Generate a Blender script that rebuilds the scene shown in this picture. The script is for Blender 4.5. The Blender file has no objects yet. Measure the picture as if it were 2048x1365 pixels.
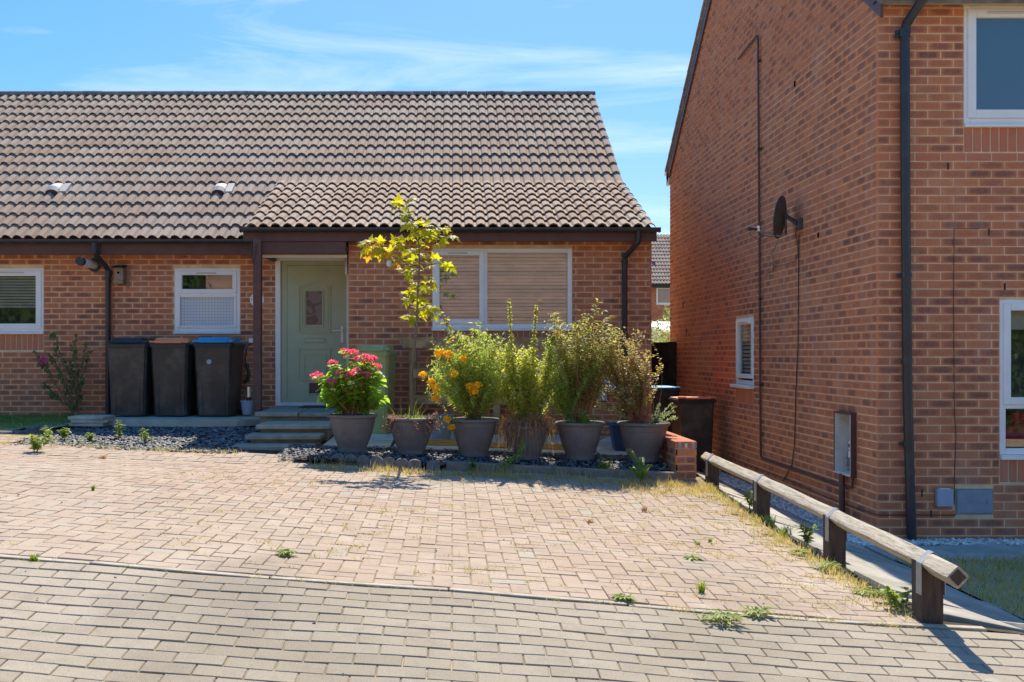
import bpy, math, random
from mathutils import Vector, Matrix, Euler
import numpy as np

random.seed(7)
R = random.random
def U(a, b): return a + (b - a) * random.random()
SC = bpy.context.scene
COL = SC.collection

# ------------------------------------------------------------------ camera, sky, sun, exposure
CAMZ = 1.67
FPX, VX, VY = 2000.0, 905.0, 710.0
cam_data = bpy.data.cameras.new('camera')
cam = bpy.data.objects.new('camera', cam_data)
COL.objects.link(cam)
cam.location = (0, 0, CAMZ)
cam.rotation_euler = (math.radians(90), 0, 0)
cam_data.sensor_width = 36
cam_data.lens = FPX / 2048 * 36
cam_data.shift_x = (1024 - VX) / 2048
cam_data.shift_y = (VY - 682.5) / 2048
cam_data.clip_start = 0.1
cam_data.clip_end = 2000
SC.camera = cam

SUN = Vector((0.09, 0.78, 1.0)).normalized()
sun_el = math.asin(SUN.z)
sun_az = math.atan2(SUN.x, SUN.y)
world = bpy.data.worlds.new('World')
SC.world = world
world.use_nodes = True
wn = world.node_tree
wn.nodes.clear()
w_out = wn.nodes.new('ShaderNodeOutputWorld')
w_bg = wn.nodes.new('ShaderNodeBackground')
w_sky = wn.nodes.new('ShaderNodeTexSky')
w_sky.sky_type = 'NISHITA'
w_sky.sun_disc = False
w_sky.sun_elevation = sun_el
w_sky.sun_rotation = sun_az
w_sky.altitude = 60
w_sky.air_density = 1.0
w_sky.dust_density = 0.6
w_sky.ozone_density = 2.2
w_bg.inputs['Strength'].default_value = 0.15
# thin cirrus streaks
w_tc = wn.nodes.new('ShaderNodeTexCoord')
CLX, CLZ = 2.6, 7.1
w_map = wn.nodes.new('ShaderNodeMapping')
w_map.inputs['Location'].default_value = (CLX, 0.0, CLZ)
w_map.inputs['Rotation'].default_value = (0.0, math.radians(7), 0.0)
w_map.inputs['Scale'].default_value = (1.3, 1.0, 9.0)
w_no = wn.nodes.new('ShaderNodeTexNoise')
w_no.inputs['Scale'].default_value = 2.3
w_no.inputs['Detail'].default_value = 9
w_no.inputs['Roughness'].default_value = 0.62
w_no.inputs['Distortion'].default_value = 0.6
w_ramp = wn.nodes.new('ShaderNodeValToRGB')
w_ramp.color_ramp.elements[0].position = 0.50
w_ramp.color_ramp.elements[0].color = (0, 0, 0, 1)
w_ramp.color_ramp.elements[1].position = 0.80
w_ramp.color_ramp.elements[1].color = (0.50, 0.50, 0.50, 1)
w_mix = wn.nodes.new('ShaderNodeMixRGB')
w_mix.inputs['Color2'].default_value = (2.25, 2.4, 2.65, 1)
w_hs = wn.nodes.new('ShaderNodeHueSaturation')
w_hs.inputs['Saturation'].default_value = 1.46
w_hs.inputs['Value'].default_value = 1.0
L = wn.links
L.new(w_tc.outputs['Generated'], w_map.inputs['Vector'])
L.new(w_map.outputs['Vector'], w_no.inputs['Vector'])
L.new(w_no.outputs['Fac'], w_ramp.inputs['Fac'])
L.new(w_ramp.outputs['Color'], w_mix.inputs['Fac'])
# the photograph's tone curve: bright sky held back, deep sky lifted, the same all round
w_bw = wn.nodes.new('ShaderNodeRGBToBW')
w_pw = wn.nodes.new('ShaderNodeMath'); w_pw.operation = 'POWER'; w_pw.inputs[1].default_value = -0.50
w_k = wn.nodes.new('ShaderNodeMath'); w_k.operation = 'MULTIPLY'; w_k.inputs[1].default_value = 0.66
w_vs = wn.nodes.new('ShaderNodeVectorMath'); w_vs.operation = 'SCALE'
L.new(w_sky.outputs['Color'], w_bw.inputs[0]); L.new(w_bw.outputs[0], w_pw.inputs[0]); L.new(w_pw.outputs[0], w_k.inputs[0])
L.new(w_sky.outputs['Color'], w_vs.inputs[0]); L.new(w_k.outputs[0], w_vs.inputs['Scale'])
L.new(w_vs.outputs[0], w_hs.inputs['Color'])
L.new(w_hs.outputs['Color'], w_mix.inputs['Color1'])
L.new(w_mix.outputs['Color'], w_bg.inputs['Color'])
L.new(w_bg.outputs['Background'], w_out.inputs['Surface'])

sun_data = bpy.data.lights.new('sun', 'SUN')
sun_data.energy = 2.25
sun_data.angle = math.radians(0.5)
sun_data.color = (1.0, 0.915, 0.77)
sun = bpy.data.objects.new('sun', sun_data)
COL.objects.link(sun)
sun.rotation_euler = (-SUN).to_track_quat('-Z', 'Y').to_euler()
SC.view_settings.view_transform = 'Standard'
SC.view_settings.look = 'None'
SC.view_settings.exposure = 1.88
SC.view_settings.gamma = 1.0
SC.view_settings.use_curve_mapping = False

# ------------------------------------------------------------------ material helpers
def new_mat(name):
    m = bpy.data.materials.new(name); m.use_nodes = True
    nt = m.node_tree; nt.nodes.clear()
    out = nt.nodes.new('ShaderNodeOutputMaterial')
    b = nt.nodes.new('ShaderNodeBsdfPrincipled')
    nt.links.new(b.outputs[0], out.inputs['Surface'])
    return m, nt, b, out

def nd(nt, t, ins=None, **props):
    n = nt.nodes.new(t)
    for k, v in props.items(): setattr(n, k, v)
    if ins:
        for k, v in ins.items():
            s = n.inputs[k]
            if isinstance(v, bpy.types.NodeSocket): nt.links.new(v, s)
            else: s.default_value = v
    return n

def c4(c): return (c[0], c[1], c[2], 1)
def mth(nt, op, a, b=0.0, clamp=False):
    n = nd(nt, 'ShaderNodeMath', {0: a, 1: b}, operation=op); n.use_clamp = clamp
    return n.outputs[0]
def mix(nt, f, a, b, mode='MIX'):
    a = c4(a) if isinstance(a, tuple) else a
    b = c4(b) if isinstance(b, tuple) else b
    return nd(nt, 'ShaderNodeMixRGB', {0: f, 1: a, 2: b}, blend_type=mode).outputs[0]
def noise(nt, scale, detail=3, rough=0.55, vec=None, dist=0.0):
    ins = {'Scale': scale, 'Detail': detail, 'Roughness': rough, 'Distortion': dist}
    if vec is not None: ins['Vector'] = vec
    return nd(nt, 'ShaderNodeTexNoise', ins).outputs['Fac']
def rng(nt, v, a, b, c=0.0, d=1.0):
    return nd(nt, 'ShaderNodeMapRange', {0: v, 1: a, 2: b, 3: c, 4: d}).outputs[0]
def pos(nt): return nd(nt, 'ShaderNodeNewGeometry').outputs['Position']
def scaled(nt, v, s): return nd(nt, 'ShaderNodeMapping', {'Vector': v, 'Scale': s}).outputs[0]
def tone(nt): return nd(nt, 'ShaderNodeAttribute', attribute_name='tone').outputs['Fac']
def bump(nt, b, h, strength=0.3, dist=0.004):
    n = nd(nt, 'ShaderNodeBump', {'Height': h, 'Strength': strength, 'Distance': dist})
    nt.links.new(n.outputs[0], b.inputs['Normal'])

def simple(name, col, rough=0.6, var=0.12, scale=6, bumps=0.15, spec=0.4, metal=0.0, fine=60, dirt=None, dirt_amt=0.0, tonev=0.0):
    m, nt, b, out = new_mat(name)
    p = pos(nt)
    n1 = noise(nt, scale, 4, 0.6, p)
    c = mix(nt, rng(nt, n1, 0.3, 0.7), tuple(x * (1 - var) for x in col), tuple(min(1, x * (1 + var)) for x in col))
    if dirt:
        n2 = noise(nt, scale * 0.7, 6, 0.7, p)
        c = mix(nt, rng(nt, n2, 0.48, 0.72, 0, dirt_amt), c, dirt)
    if tonev:
        t = tone(nt)
        c = mix(nt, 1.0, c, nd(nt, 'ShaderNodeCombineColor', {0: rng(nt, t, 0, 1, 1 - tonev, 1 + tonev), 1: rng(nt, t, 0, 1, 1 - tonev, 1 + tonev), 2: rng(nt, t, 0, 1, 1 - tonev, 1 + tonev)}).outputs[0], 'MULTIPLY')
    nt.links.new(c, b.inputs['Base Color'])
    b.inputs['Roughness'].default_value = rough
    b.inputs['Metallic'].default_value = metal
    b.inputs['Specular IOR Level'].default_value = spec
    if bumps: bump(nt, b, noise(nt, fine, 4, 0.6, p), bumps)
    return m

def leaf_mat(name, c1, c2, trans=0.45, rough=0.5, c3=None, c3at=0.85):
    m, nt, b, out = new_mat(name)
    t = tone(nt)
    c = mix(nt, t, c1, c2)
    if c3: c = mix(nt, rng(nt, t, c3at - 0.02, c3at + 0.02), c, c3)
    n = noise(nt, 40, 2, 0.5, pos(nt))
    c = mix(nt, rng(nt, n, 0.3, 0.7, 0, 0.35), c, tuple(x * 0.55 for x in c1))
    nt.links.new(c, b.inputs['Base Color'])
    b.inputs['Roughness'].default_value = rough
    b.inputs['Specular IOR Level'].default_value = 0.35
    tr = nd(nt, 'ShaderNodeBsdfTranslucent', {'Color': mix(nt, 1.0, c, (1.35, 1.35, 0.75), 'MULTIPLY')})
    mx = nd(nt, 'ShaderNodeMixShader', {0: trans})
    nt.links.new(b.outputs[0], mx.inputs[1]); nt.links.new(tr.outputs[0], mx.inputs[2])
    nt.links.new(mx.outputs[0], out.inputs['Surface'])
    return m

M = {}
# brick: orange red with a dark brindled centre
def brick_mat(name, plain=False):
    m, nt, b, out = new_mat(name)
    p = pos(nt); t = tone(nt)
    uv = nd(nt, 'ShaderNodeUVMap', uv_map='uv').outputs[0]
    sep = nd(nt, 'ShaderNodeSeparateXYZ', {0: uv})
    nz = noise(nt, 22, 4, 0.65, p)
    wob = mth(nt, 'MULTIPLY', mth(nt, 'SUBTRACT', nz, 0.5), 0.55)
    du = mth(nt, 'ABSOLUTE', mth(nt, 'SUBTRACT', sep.outputs[0], 0.5))
    dv = mth(nt, 'ABSOLUTE', mth(nt, 'SUBTRACT', sep.outputs[1], 0.5))
    d = mth(nt, 'ADD', mth(nt, 'POWER', mth(nt, 'MULTIPLY', du, 2.12), 4.5), mth(nt, 'POWER', mth(nt, 'MULTIPLY', dv, 2.15), 3.2))
    d = mth(nt, 'ADD', d, wob)
    smudge = rng(nt, d, 0.10, 1.05, 1, 0)
    nz2 = noise(nt, 45, 4, 0.7, p)
    smudge = mth(nt, 'MULTIPLY', smudge, rng(nt, nz2, 0.25, 0.6, 0.45, 1.0))
    amt = rng(nt, t, 0.10, 0.85, 0.30, 1.0)
    amt = mth(nt, 'MULTIPLY', amt, rng(nt, noise(nt, 1.6, 3, 0.6, p), 0.35, 0.65, 0.75, 1.15))
    smudge = mth(nt, 'MULTIPLY', smudge, amt, True)
    big = noise(nt, 0.7, 2, 0.5, p)
    base = mix(nt, rng(nt, noise(nt, 60, 3, 0.7, p), 0.35, 0.7), (0.64, 0.228, 0.092), (0.76, 0.31, 0.138))
    t2 = mth(nt, 'FRACT', mth(nt, 'MULTIPLY', t, 7.31))
    base = mix(nt, mth(nt, 'MULTIPLY', t2, 0.55), base, (0.54, 0.155, 0.075))
    base = mix(nt, rng(nt, big, 0.4, 0.7, 0, 0.25), base, (0.56, 0.19, 0.09))
    dark = mix(nt, t2, (0.35, 0.112, 0.066), (0.17, 0.085, 0.065))
    c = base if plain else mix(nt, smudge, base, dark)
    if plain: c = mix(nt, 0.55, base, (0.52, 0.165, 0.10))
    # pale weathering streaks
    st = noise(nt, 1.0, 5, 0.7, scaled(nt, p, (5, 5, 1.2)))
    c = mix(nt, rng(nt, st, 0.50, 0.78, 0, 0.38), c, (0.50, 0.36, 0.28))
    sp = noise(nt, 2.2, 6, 0.75, p)
    c = mix(nt, rng(nt, sp, 0.58, 0.70, 0, 0.35), c, (0.22, 0.12, 0.085))
    nt.links.new(c, b.inputs['Base Color'])
    b.inputs['Roughness'].default_value = 0.85
    b.inputs['Specular IOR Level'].default_value = 0.25
    bump(nt, b, noise(nt, 120, 4, 0.7, p), 0.5, 0.003)
    return m
M['brick'] = brick_mat('brick_brindled')
M['brick_plain'] = brick_mat('brick_plain_red', True)
M['mortar'] = simple('mortar_sandy', (0.76, 0.56, 0.33), 0.95, 0.18, 5, 0.5, 0.1, fine=90, dirt=(0.58, 0.40, 0.24), dirt_amt=0.6)

def tile_mat():
    m, nt, b, out = new_mat('concrete_roof_tile')
    p = pos(nt); t = tone(nt)
    c = mix(nt, t, (0.29, 0.198, 0.145), (0.365, 0.265, 0.198))
    n1 = noise(nt, 1.1, 5, 0.65, p)
    c = mix(nt, rng(nt, n1, 0.45, 0.75, 0, 0.5), c, (0.40, 0.375, 0.31))
    n2 = noise(nt, 26, 4, 0.75, p)
    c = mix(nt, rng(nt, n2, 0.60, 0.72, 0, 0.55), c, (0.55, 0.49, 0.39))
    n3 = noise(nt, 15, 5, 0.8, p)
    c = mix(nt, rng(nt, n3, 0.60, 0.72, 0, 0.75), c, (0.14, 0.125, 0.095))
    nt.links.new(c, b.inputs['Base Color'])
    b.inputs['Roughness'].default_value = 0.92
    b.inputs['Specular IOR Level'].default_value = 0.2
    bump(nt, b, noise(nt, 90, 4, 0.7, p), 0.4, 0.004)
    return m
M['tile'] = tile_mat()
M['tile_red'] = simple('plain_red_brown_tile', (0.27, 0.155, 0.11), 0.9, 0.2, 2, 0.0, 0.2, tonev=0.2)
M['ridge'] = simple('ridge_concrete', (0.17, 0.15, 0.13), 0.95, 0.35, 9, 0.5, 0.2, fine=60, dirt=(0.30, 0.28, 0.24), dirt_amt=0.8)

def paver_mat(name, a, bcol, odd, speck):
    m, nt, b, out = new_mat(name)
    p = pos(nt); t = tone(nt)
    c = mix(nt, t, a, bcol)
    c = mix(nt, rng(nt, t, 0.955, 0.96), c, odd)
    big = noise(nt, 0.55, 4, 0.6, p)
    c = mix(nt, rng(nt, big, 0.42, 0.68, 0, 0.5), c, (0.44, 0.37, 0.285))
    n2 = noise(nt, 5.5, 5, 0.7, p)
    c = mix(nt, rng(nt, n2, 0.50, 0.74, 0, 0.5), c, (0.20, 0.165, 0.125))
    oil = noise(nt, 0.9, 3, 0.55, scaled(nt, p, (1, 0.6, 1)))
    c = mix(nt, rng(nt, oil, 0.58, 0.72, 0, 0.45), c, (0.20, 0.165, 0.125))
    vo = nd(nt, 'ShaderNodeTexVoronoi', {'Vector': p, 'Scale': 170.0}).outputs['Distance']
    c = mix(nt, rng(nt, vo, 0.12, 0.30, speck, 0), c, (0.62, 0.58, 0.52))
    n4 = noise(nt, 210, 2, 0.6, p)
    c = mix(nt, rng(nt, n4, 0.52, 0.70, 0, 0.75), c, (0.17, 0.135, 0.11))
    n5 = noise(nt, 2.6, 3, 0.6, p)
    c = mix(nt, rng(nt, n5, 0.66, 0.74, 0, 0.55), c, (0.46, 0.43, 0.38))
    nt.links.new(c, b.inputs['Base Color'])
    b.inputs['Roughness'].default_value = 0.9
    b.inputs['Specular IOR Level'].default_value = 0.25
    bump(nt, b, noise(nt, 190, 3, 0.7, p), 0.6, 0.003)
    return m
M['pink'] = paver_mat('paver_pink_concrete', (0.34, 0.242, 0.172), (0.40, 0.302, 0.222), (0.34, 0.30, 0.225), 0.4)
M['grey'] = paver_mat('paver_buff_grey_concrete', (0.26, 0.215, 0.152), (0.325, 0.278, 0.205), (0.42, 0.375, 0.30), 0.45)
M['sand'] = simple('joint_sand', (0.33, 0.26, 0.165), 1.0, 0.35, 6, 0.5, 0.05, fine=120, dirt=(0.10, 0.075, 0.045), dirt_amt=0.9)
M['kerb'] = simple('kerb_concrete', (0.40, 0.345, 0.265), 0.92, 0.18, 9, 0.4, 0.2, fine=150, dirt=(0.2, 0.17, 0.12), dirt_amt=0.5)
M['slab'] = simple('slab_concrete_grey', (0.38, 0.35, 0.29), 0.92, 0.15, 3, 0.4, 0.2, fine=120, dirt=(0.12, 0.11, 0.09), dirt_amt=0.6, tonev=0.12)
M['step'] = simple('step_concrete_dark', (0.35, 0.315, 0.235), 0.92, 0.22, 8, 0.5, 0.2, fine=90, dirt=(0.24, 0.23, 0.19), dirt_amt=0.6, tonev=0.12)
M['patio'] = simple('patio_slab_buff', (0.56, 0.48, 0.36), 0.93, 0.15, 4, 0.4, 0.2, fine=130, dirt=(0.22, 0.18, 0.12), dirt_amt=0.6, tonev=0.1)
M['soil'] = simple('soil_dark', (0.060, 0.048, 0.038), 1.0, 0.35, 9, 0.8, 0.1, fine=50)
M['ground'] = simple('ground_dry_earth', (0.36, 0.29, 0.19), 1.0, 0.3, 2, 0.6, 0.1, fine=40)
M['slate'] = simple('slate_chip', (0.125, 0.125, 0.128), 0.65, 0.3, 12, 0.25, 0.5, fine=80, dirt=(0.26, 0.24, 0.21), dirt_amt=0.5, tonev=0.65)
M['gravel'] = simple('white_gravel', (0.70, 0.66, 0.58), 0.85, 0.2, 14, 0.3, 0.3, fine=90, dirt=(0.30, 0.26, 0.21), dirt_amt=0.4, tonev=0.4)
M['upvc'] = simple('white_upvc', (0.88, 0.84, 0.77), 0.32, 0.04, 3, 0.0, 0.5, dirt=(0.55, 0.54, 0.50), dirt_amt=0.25)
M['cream'] = simple('cream_upvc', (0.66, 0.58, 0.44), 0.4, 0.05, 3, 0.0, 0.5)
M['door'] = simple('sage_green_door', (0.46, 0.49, 0.30), 0.5, 0.06, 4, 0.12, 0.35, fine=150)
M['brown'] = simple('brown_stained_timber', (0.115, 0.050, 0.038), 0.55, 0.2, 7, 0.2, 0.4, fine=50, dirt=(0.13, 0.07, 0.055), dirt_amt=0.5)
M['black'] = simple('black_plastic', (0.028, 0.030, 0.033), 0.38, 0.2, 8, 0.08, 0.5, fine=60, dirt=(0.085, 0.082, 0.078), dirt_amt=0.35)
M['bin'] = simple('dark_bin_plastic', (0.038, 0.033, 0.029), 0.36, 0.25, 5, 0.1, 0.5, fine=90, dirt=(0.16, 0.125, 0.095), dirt_amt=0.7)
M['bingreen'] = simple('green_bin_plastic', (0.42, 0.42, 0.15), 0.45, 0.12, 5, 0.1, 0.45, fine=90, dirt=(0.24, 0.28, 0.17), dirt_amt=0.4)
M['lidred'] = simple('orange_red_lid', (0.98, 0.28, 0.11), 0.45, 0.1, 5, 0.05, 0.45)
M['lidblue'] = simple('blue_lid', (0.03, 0.32, 0.58), 0.45, 0.1, 5, 0.05, 0.45)
M['potgrey'] = simple('grey_pot_plastic', (0.165, 0.143, 0.130), 0.6, 0.1, 9, 0.15, 0.35, fine=140, dirt=(0.26, 0.22, 0.18), dirt_amt=0.55)
M['bluebucket'] = simple('blue_bucket_plastic', (0.035, 0.085, 0.22), 0.5, 0.15, 8, 0.1, 0.4)
M['zinc'] = simple('galvanised_steel', (0.30, 0.32, 0.33), 0.5, 0.15, 18, 0.1, 0.5, metal=0.5)
M['lead'] = simple('pale_lead', (0.50, 0.46, 0.41), 0.7, 0.15, 14, 0.2, 0.3, dirt=(0.35, 0.29, 0.24), dirt_amt=0.5)
M['greybox'] = simple('grey_cabinet', (0.27, 0.31, 0.34), 0.5, 0.1, 9, 0.1, 0.4, dirt=(0.20, 0.22, 0.20), dirt_amt=0.4)
M['greypale'] = simple('pale_grey_box', (0.36, 0.41, 0.48), 0.45, 0.04, 9, 0.05, 0.4)
M['meterwhite'] = simple('meter_box_white', (0.68, 0.66, 0.58), 0.5, 0.08, 9, 0.1, 0.4, dirt=(0.35, 0.28, 0.18), dirt_amt=0.4)
M['silver'] = simple('silver_metal', (0.55, 0.55, 0.55), 0.3, 0.05, 9, 0.0, 0.5, metal=0.9)
M['palletwood'] = simple('pallet_wood', (0.46, 0.26, 0.12), 0.85, 0.3, 9, 0.3, 0.2, fine=70, dirt=(0.15, 0.085, 0.045), dirt_amt=0.7, tonev=0.3)
M['hose'] = simple('orange_hose', (0.50, 0.25, 0.045), 0.5, 0.1, 9, 0.0, 0.4)
M['timberedge'] = simple('weathered_edging_board', (0.24, 0.20, 0.15), 0.95, 0.25, 14, 0.4, 0.1, fine=70, dirt=(0.12, 0.10, 0.07), dirt_amt=0.7)
M['stoneedge'] = simple('grey_kerb_stone', (0.20, 0.185, 0.16), 0.95, 0.3, 14, 0.6, 0.15, fine=60, dirt=(0.09, 0.085, 0.065), dirt_amt=0.8)
M['bark'] = simple('bark_grey_brown', (0.19, 0.145, 0.095), 0.9, 0.25, 30, 0.4, 0.2, fine=90)
M['stemgreen'] = simple('green_stem', (0.13, 0.18, 0.05), 0.7, 0.2, 30, 0.1, 0.3)
M['stembrown'] = simple('brown_stem', (0.33, 0.15, 0.085), 0.8, 0.2, 30, 0.1, 0.2)
M['shedwood'] = simple('dark_fence_boards', (0.040, 0.036, 0.026), 0.9, 0.3, 9, 0.3, 0.15, fine=60, dirt=(0.075, 0.065, 0.05), dirt_amt=0.6, tonev=0.3)
M['birdwood'] = simple('bird_box_wood', (0.30, 0.21, 0.14), 0.9, 0.2, 14, 0.3, 0.15, fine=80)
M['hole'] = simple('dark_hollow', (0.010, 0.009, 0.008), 1.0, 0.0, 3, 0.0, 0.0)
M['blind'] = simple('blind_slat_beige', (0.62, 0.46, 0.34), 0.6, 0.05, 3, 0.0, 0.3)
M['room'] = simple('dim_room_wall', (0.12, 0.10, 0.09), 0.9, 0.2, 1.5, 0.0, 0.1)
M['redcloth'] = simple('red_cloth', (0.55, 0.02, 0.05), 0.8, 0.3, 18, 0.0, 0.2)
M['mat'] = simple('brown_door_mat', (0.13, 0.085, 0.055), 1.0, 0.25, 30, 0.6, 0.05, fine=200)
M['asphalt'] = simple('asphalt', (0.055, 0.054, 0.052), 0.95, 0.2, 8, 0.5, 0.2, fine=150)
M['stain'] = simple('render_wall_pale', (0.52, 0.50, 0.45), 0.9, 0.1, 2, 0.1, 0.2)
M['dishgrey'] = simple('dark_grey_dish', (0.075, 0.075, 0.072), 0.5, 0.15, 12, 0.05, 0.4)
M['ink'] = simple('black_ink', (0.012, 0.012, 0.012), 0.6, 0, 3, 0, 0.2)

def rail_mat():
    m, nt, b, out = new_mat('weathered_rail_timber')
    p = pos(nt)
    g = noise(nt, 6, 6, 0.7, scaled(nt, p, (9, 0.8, 9)))
    c = mix(nt, rng(nt, g, 0.3, 0.7), (0.36, 0.31, 0.235), (0.55, 0.49, 0.39))
    g2 = noise(nt, 8, 6, 0.8, scaled(nt, p, (16, 0.5, 16)))
    c = mix(nt, rng(nt, g2, 0.50, 0.64, 0, 0.85), c, (0.13, 0.10, 0.07))
    nt.links.new(c, b.inputs['Base Color']); b.inputs['Roughness'].default_value = 0.9
    b.inputs['Specular IOR Level'].default_value = 0.2
    bump(nt, b, g2, 0.6, 0.008)
    return m
M['rail'] = rail_mat()
def post_mat():
    m, nt, b, out = new_mat('dark_post_timber')
    p = pos(nt)
    g = noise(nt, 7, 6, 0.75, scaled(nt, p, (12, 12, 0.9)))
    c = mix(nt, rng(nt, g, 0.3, 0.7), (0.030, 0.019, 0.013), (0.12, 0.075, 0.05))
    nt.links.new(c, b.inputs['Base Color']); b.inputs['Roughness'].default_value = 0.85
    bump(nt, b, g, 0.7, 0.008)
    return m
M['post'] = post_mat()

def glass_mat(name, fac, tint=(0.9, 0.95, 0.95), rough=0.01, fres=True):
    m, nt, b, out = new_mat(name)
    nt.nodes.remove(b)
    tr = nd(nt, 'ShaderNodeBsdfTransparent', {'Color': c4(tint)})
    gl = nd(nt, 'ShaderNodeBsdfGlossy', {'Color': (0.95, 0.97, 1, 1), 'Roughness': rough})
    fr = nd(nt, 'ShaderNodeLayerWeight', {'Blend': 0.25}).outputs['Fresnel']
    f = mth(nt, 'MAXIMUM', fr, fac) if fres else fac
    mx = nd(nt, 'ShaderNodeMixShader', {0: f})
    nt.links.new(tr.outputs[0], mx.inputs[1]); nt.links.new(gl.outputs[0], mx.inputs[2])
    nt.links.new(mx.outputs[0], out.inputs['Surface'])
    return m
M['glass'] = glass_mat('window_glass', 0.11)
M['glass_low_reflect'] = glass_mat('window_glass_low_reflect', 0.10, fres=False)  # plain clear glass, grazing reflection left out so the blind behind shows
def obscure_mat():
    m, nt, b, out = new_mat('obscure_patterned_glass')
    p = pos(nt)
    mp = nd(nt, 'ShaderNodeMapping', {'Vector': p, 'Scale': (1, 0, 1), 'Rotation': (0, math.radians(45), 0)}).outputs[0]
    ch = nd(nt, 'ShaderNodeTexChecker', {'Vector': mp, 'Scale': 34.0}).outputs['Fac']
    c = mix(nt, ch, (0.48, 0.50, 0.47), (0.68, 0.69, 0.67))
    n = noise(nt, 3, 2, 0.5, p)
    c = mix(nt, rng(nt, n, 0.4, 0.7, 0, 0.4), c, (0.45, 0.52, 0.60))
    nt.links.new(c, b.inputs['Base Color']); b.inputs['Roughness'].default_value = 0.25
    return m
M['obscure'] = obscure_mat()
def frosted_mat():
    m, nt, b, out = new_mat('frosted_bathroom_glass')
    b.inputs['Base Color'].default_value = (0.05, 0.11, 0.16, 1)
    b.inputs['Roughness'].default_value = 0.22
    b.inputs['Specular IOR Level'].default_value = 1.0
    b.inputs['Coat Weight'].default_value = 0.6
    b.inputs['Coat Roughness'].default_value = 0.12
    bump(nt, b, noise(nt, 160, 2, 0.6, pos(nt)), 0.5, 0.004)
    return m
M['frosted'] = frosted_mat()
def doorglass_mat():
    m, nt, b, out = new_mat('leaded_brown_glass')
    p = pos(nt)
    v = nd(nt, 'ShaderNodeTexWave', {'Vector': p, 'Scale': 7.0, 'Distortion': 9.0, 'Detail': 1.0}, wave_type='RINGS').outputs['Fac']
    c = mix(nt, rng(nt, v, 0.4, 0.6), (0.10, 0.065, 0.05), (0.20, 0.14, 0.115))
    nt.links.new(c, b.inputs['Base Color']); b.inputs['Roughness'].default_value = 0.3
    return m
M['doorglass'] = doorglass_mat()

M['lf_hyd'] = leaf_mat('leaf_hydrangea', (0.24, 0.40, 0.050), (0.38, 0.54, 0.09), 0.65, 0.42, (0.46, 0.46, 0.05), 0.93)
M['lf_maple'] = leaf_mat('leaf_maple_yellow', (0.40, 0.44, 0.030), (0.66, 0.55, 0.025), 0.6, 0.5, (0.72, 0.36, 0.03), 0.93)
M['lf_feather'] = leaf_mat('leaf_feathery_green', (0.36, 0.46, 0.10), (0.56, 0.62, 0.19), 0.6, 0.6)
M['lf_spire'] = leaf_mat('leaf_pale_spire', (0.50, 0.52, 0.11), (0.68, 0.66, 0.22), 0.6, 0.6)
M['lf_dry'] = leaf_mat('leaf_dried_brown', (0.36, 0.19, 0.10), (0.55, 0.34, 0.19), 0.35, 0.8)
M['lf_drystraw'] = leaf_mat('straw_dry_grass', (0.56, 0.42, 0.19), (0.68, 0.56, 0.30), 0.4, 0.8, (0.34, 0.40, 0.09), 0.80)
M['lf_willow'] = leaf_mat('leaf_willowy', (0.30, 0.34, 0.080), (0.56, 0.54, 0.20), 0.55, 0.5, (0.50, 0.24, 0.08), 0.88)
M['lf_shrub'] = leaf_mat('leaf_small_bronze', (0.32, 0.31, 0.11), (0.56, 0.46, 0.21), 0.5, 0.5, (0.55, 0.34, 0.20), 0.8)
M['lf_silver'] = leaf_mat('leaf_silver_green', (0.32, 0.40, 0.24), (0.50, 0.55, 0.38), 0.4, 0.6)
M['lf_weed'] = leaf_mat('leaf_weed_green', (0.20, 0.30, 0.055), (0.40, 0.46, 0.11), 0.5, 0.5)
M['lf_rose'] = leaf_mat('leaf_rose_dark', (0.12, 0.20, 0.055), (0.20, 0.28, 0.085), 0.45, 0.4, (0.20, 0.07, 0.04), 0.9)
M['lf_grass'] = leaf_mat('grass_blade', (0.14, 0.25, 0.040), (0.28, 0.37, 0.08), 0.5, 0.6, (0.58, 0.46, 0.20), 0.86)
M['lf_sedum'] = leaf_mat('sedum_dried_reddish', (0.28, 0.15, 0.115), (0.55, 0.38, 0.31), 0.3, 0.7)
M['lf_far'] = leaf_mat('leaf_far_shrub', (0.20, 0.27, 0.08), (0.40, 0.44, 0.19), 0.4)
M['lf_hedge'] = leaf_mat('leaf_hedge', (0.030, 0.070, 0.015), (0.07, 0.13, 0.03), 0.3)
M['pt_pink'] = leaf_mat('petal_deep_pink', (0.88, 0.075, 0.27), (0.96, 0.25, 0.45), 0.45, 0.6)
M['pt_yellow'] = leaf_mat('petal_golden', (0.95, 0.50, 0.008), (0.98, 0.66, 0.02), 0.4, 0.6)
M['pt_magenta'] = leaf_mat('petal_magenta', (0.72, 0.06, 0.32), (0.85, 0.14, 0.42), 0.3, 0.6)

# ------------------------------------------------------------------ mesh builder
ORG = {}
def org(o):
    v = Vector((0, 0, 0))
    while o is not None:
        v = v + Vector(o.location); o = o.parent
    return v

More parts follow.
